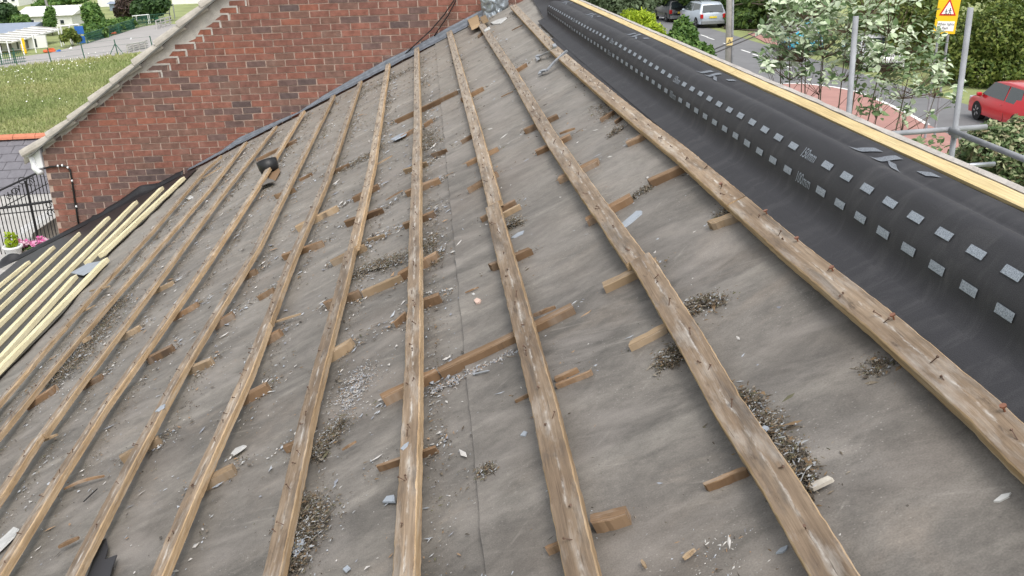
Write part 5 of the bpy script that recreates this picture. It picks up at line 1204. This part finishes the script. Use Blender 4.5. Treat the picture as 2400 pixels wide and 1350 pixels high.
for lab, y0, y1 in (('upper blue board on the playground fence', 82, 65), ('lower blue board on the playground fence', 101, 86)):
    mb = MB(); mb.box((bd.x, bd.y-.1, bd.z+(102-(y0+y1)/2)*k/.93), (20*k, .08, (y0-y1)*k/.93)); tag(mb.build('blue_board', M['blue'], None), lab, 'board', 'blue boards')
# far buildings: (label, left px, right px, eaves y, ridge y, base y, walls, roof)
def far_block(name, label, L_, R__, ye, yr, yb_, wallm, roofm, depth=8, windows=(), cat='building', Yk=None):
    a, b_ = low(L_, yb_), low(R__, yb_); Yd = max(a.y, b_.y); a, b_ = at(L_, yb_, Yd), at(R__, yb_, Yd); k = proj(a)[2]/F_PX/.95
    ze, zr_ = at(L_, ye, Yd).z, at((L_+R__)/2, yr, Yd+depth/2).z; e = empty(name, ((a.x+b_.x)/2, Yd, a.z-.3), label, cat)
    mb = MB(); mb.box(((a.x+b_.x)/2, Yd+depth/2, (a.z-.6+ze)/2), (b_.x-a.x, depth, ze-a.z+.6)); mb.build('wall', wallm, e)
    mb = MB(); o_ = .3; mb.add([(a.x-o_, Yd-o_, ze), (b_.x+o_, Yd-o_, ze), (b_.x+o_, Yd+depth/2, zr_), (a.x-o_, Yd+depth/2, zr_), (b_.x+o_, Yd+depth+o_, ze), (a.x-o_, Yd+depth+o_, ze)], [(0,1,2,3), (3,2,4,5), (0,3,5), (1,4,2)]); mb.build('roof', roofm, e)
    for wx0, wx1, wy0, wy1 in windows:
        p, q = at(wx0, wy0, Yd-.02), at(wx1, wy1, Yd-.02); mb = MB(); mb.box(((p.x+q.x)/2, Yd-.02, (p.z+q.z)/2), (abs(q.x-p.x), .08, abs(q.z-p.z))); f_ = mb.build('window', M['white'], e)
        mb = MB(); mb.box(((p.x+q.x)/2, Yd-.07, (p.z+q.z)/2), (abs(q.x-p.x)*.82, .04, abs(q.z-p.z)*.82)); mb.build('pane', M['glass'], f_)
    return e
far_block('school_hut', 'white roofed hut behind the small trees at the upper left', 40, 172, 40, 14, 66, M['whitewall'], M['sheet'], 9, [(70,82,46,56),(140,152,46,56)])
far_block('white_house', 'white rendered house cut by the top left corner', -60, 46, -30, -60, 18, M['whitewall'], M['slate'], 8, [(3,19,-10,6),(24,36,-10,4)])
far_block('white_house', 'low white building at the top edge behind the hut', 72, 122, -4, -14, 8, M['whitewall'], M['bluegrey'], 8)
far_block('white_house', 'bright white gable at the top edge beside the purple tree', 231, 272, -30, -50, 16, M['whitewall'], M['slate'], 8)
far_block('white_house', 'white building at the top edge touching the brick verge', 404, 470, -12, -26, 10, M['whitewall'], M['sheet'], 8)
far_block('garden_shed', 'small blue grey shed below the white gable', 258, 280, 9, 3, 25, M['bluegrey'], M['bluegrey'], 3, cat='shed')
# canopy and classroom
cn = empty('school_canopy', low(70, 125), 'pale sheet roofed canopy on thin posts in front of the classroom', 'canopy')
Yn, Yf = low(30, 128).y, low(140, 112).y+6
c0, c1, c2, c3 = at(-60, 96, Yn), at(27, 98, Yn), at(141, 68, Yf), at(72, 63, Yf)
mb = MB(); mb.hexa([p-Vector((0, 0, .12)) for p in (c0, c1, c2, c3)]+[c0, c1, c2, c3]); mb.build('sheet_roof', M['sheet'], cn)
mb = MB()
for i in range(9):
    for (p, q) in ((c0.lerp(c1, i/8), c3.lerp(c2, i/8)),): pass
for i in range(8):
    t = i/7; p, q = c1.lerp(c2, t), c0.lerp(c3, t); m_ = MB(); m_.tube([p+Vector((0, 0, .05)), q+Vector((0, 0, .05))], .05, n=4); m_.build('roof_rib', M['concrete'], cn)
for px, pyb, pyt in ((26,140,98),(85,124,83),(145,110,69),(8,146,99),(58,132,92)):
    p = low(px, pyb); k = proj(p)[2]/F_PX; mb = MB(); mb.tube([p, p+Vector((-1.5*k, 0, (pyb-pyt)*k/.93))], .05, n=6); mb.build('post', M['white'], cn)
far_block('classroom', 'pale classroom with a blue grey roof at the left edge', -160, 58, 84, 57, 103, M['whitewall'], M['bluegrey'], 9, [(40,47,90,100),(14,24,90,101)])
p, q = low(-70, 128), low(112, 111); k = proj(p)[2]/F_PX; mb = MB(); mb.obox(p, q, Vector((0, 1, 0)), Vector((0, 0, 1)), .2, 29*k); mb.build('back_wall', M['whitewall'], cn)
for t in (.30, .40, .52, .62, .74, .86):
    c_ = p.lerp(q, t)+Vector((0, -.12, 0)); mb = MB(); mb.box((c_.x, c_.y, c_.z+13*k), (4.5*k if t not in (.52, .74) else 8*k, .05, 20*k)); mb.build('door', M['pole'] if t in (.52, .74) else M['glass'], cn)
def toy(name, label, px, py, w_, h_, mat, cat):
    p = low(px, py); k = proj(p)[2]/F_PX; mb = MB(); ww, hh_ = w_*k, h_*k/.93
    mb.box((p.x, p.y, p.z+hh_*.3), (ww, .5, hh_*.6), 0, .2, .04); mb.box((p.x+ww*.1, p.y+.05, p.z+hh_*.78), (ww*.6, .35, hh_*.4), 0, .3, .05); return tag(mb.build(name, mat, None, bevel=.04), label, cat)
toy('toy_box', 'orange play bench by the canopy post', 117, 122, 26, 9, M['orange'], 'toy')
toy('toy_box', 'small blue tub on the playground edge', 138, 121, 8, 5, M['blue'], 'toy')
toy('toy_box', 'blue plastic heap by the far fence', 250, 86, 14, 5, M['blue'], 'toy')
toy('toy_box', 'red and white plastic toy by the far fence', 268, 80, 12, 5, M['orange'], 'toy')
toy('bin_bag', 'black bag lying at the foot of the fence', 230, 93, 15, 5, M['blackplastic'], 'bag')
toy('toy_box', 'bright green play seat near the climbing frame', 367, 49, 10, 12, simple('bright_green', (.04, .5, .12), .5), 'toy')
toy('sign_board', 'yellow topped board under the canopy', 58, 126, 9, 34, M['yellow'], 'sign')
toy('white_ball', 'white ball on the playground', 307, 92, 4, 3, M['white'], 'ball')
toy('white_ball', 'white plastic lump beside the fence on the left', 166, 114, 5, 3, M['white'], 'ball')
toy('white_ball', 'white plastic lump beside the fence on the right', 207, 99, 5, 3, M['white'], 'ball')
def frame(name, label, rects, mat, r, cat):
    e = empty(name, low(rects[0][0], rects[0][3]), label, cat)
    for x0, x1, yt, yb_ in rects:
        p, q = low(x0, yb_), low(x1, yb_-(x1-x0)*.1); k = proj(p)[2]/F_PX; h = (yb_-yt)*k/.93; up_ = Vector((0, 0, h))
        for a, b_ in ((p, p+up_), (q, q+up_), (p+up_, q+up_)): mb = MB(); mb.tube([a, b_], r, n=5); mb.build('bar', mat, e)
    return e
frame('football_goal', 'small pale football goal at the back of the playground', [(314,349,40,61),(322,352,39,58)], M['white'], .05, 'goal')
frame('climbing_frame', 'grey metal climbing frame beside the verge', [(364,400,20,52),(372,410,17,48),(364,400,36,52)], M['scaf'], .06, 'climbing frame')
def bench(label, x0, x1, yt, yb_):
    p, q = low(x0, yb_), low(x1, yb_-9); k = proj(p)[2]/F_PX; h = (yb_-yt)*k; e = empty('play_crate', p, label, 'crate', 'slatted crates on the playground')
    for f_ in (.35, .65, 1.0): mb = MB(); mb.obox(p+Vector((0, 0, h*f_-.1)), q+Vector((0, 0, h*f_-.1)), Vector((0, 1, 0)), Vector((0, 0, 1)), 1.0, .12); mb.build('slat', M['concrete'], e)
    for c in (p, p.lerp(q, .33), p.lerp(q, .66), q): mb = MB(); mb.box((c.x, c.y-.5, c.z+h/2), (.12, .1, h)); mb.build('leg', M['concrete'], e)
bench('grey slatted crate nearest the verge on the playground', 304, 345, 104, 122); bench('grey slatted crate further back on the playground', 371, 402, 47, 68)
GT = 'trees and bushes around the school'
def ltree(label, pix, n, size, mat, cat='tree', nm='broadleaf_tree'):
    return bushy(nm, label, cat, [px_blob(x, y, low(x, min(yb_, 400)).y, rx, rz) for x, y, yb_, rx, rz in pix], n, size, mat, GT, True, .35, .4)
ltree('dark tree at the left edge above the blue grey roof', [(8,40,75,26,24), (-20,35,78,40,30), (22,24,70,18,14)], 2600, .35, M['lf_dark'])
ltree('small bush in front of the white roofed hut', [(45,50,75,22,14), (60,45,72,10,10)], 1300, .3, M['lf_mid'], 'bush', 'bush')
ltree('slim young tree in front of the hut', [(117,48,82,13,18), (119,30,80,9,14), (115,62,84,10,10)], 1400, .26, M['lf_mid'])
ltree('round green tree right of the hut', [(218,40,70,22,22), (212,22,66,20,14), (228,52,72,16,12)], 3200, .32, M['lf_mid'])
ltree('purple brown tree at the top edge', [(296,16,48,22,24), (285,28,48,16,14)], 2400, .34, M['lf_purple'])
ltree('large green tree beside the climbing frame', [(346,14,52,36,26), (372,6,50,28,20), (325,28,54,18,16)], 3600, .34, M['lf_dark'])
ltree('long bright bush behind the green mesh fence', [(225,76,90,26,14), (260,62,78,26,14), (295,54,68,24,12), (210,66,88,16,12)], 3000, .28, M['lf_mid'], 'bush', 'bush')
ltree('hedge bush between the far white buildings', [(130,2,22,40,8), (170,-2,20,36,8), (90,12,30,16,5)], 2000, .4, M['lf_mid'], 'bush', 'bush')
ltree('plants growing under the canopy edge', [(165,78,108,14,10), (150,88,112,10,8), (180,90,106,10,8)], 900, .22, M['lf_hedge2'], 'bush', 'bush')
frame('frame_posts', 'pale open timber frame beside the blue boards', [(150,170,66,106),(168,192,64,104)], M['sheet'], .08, 'frame')
sp = low(127, 72); mb = MB(); k = proj(sp)[2]/F_PX; mb.tube([sp, sp+Vector((-8*k, 0, 90*k))], .14, n=8); tag(mb.build('lamp_post', M['pole'], None), 'tall weathered post standing in front of the white roofed hut', 'post')
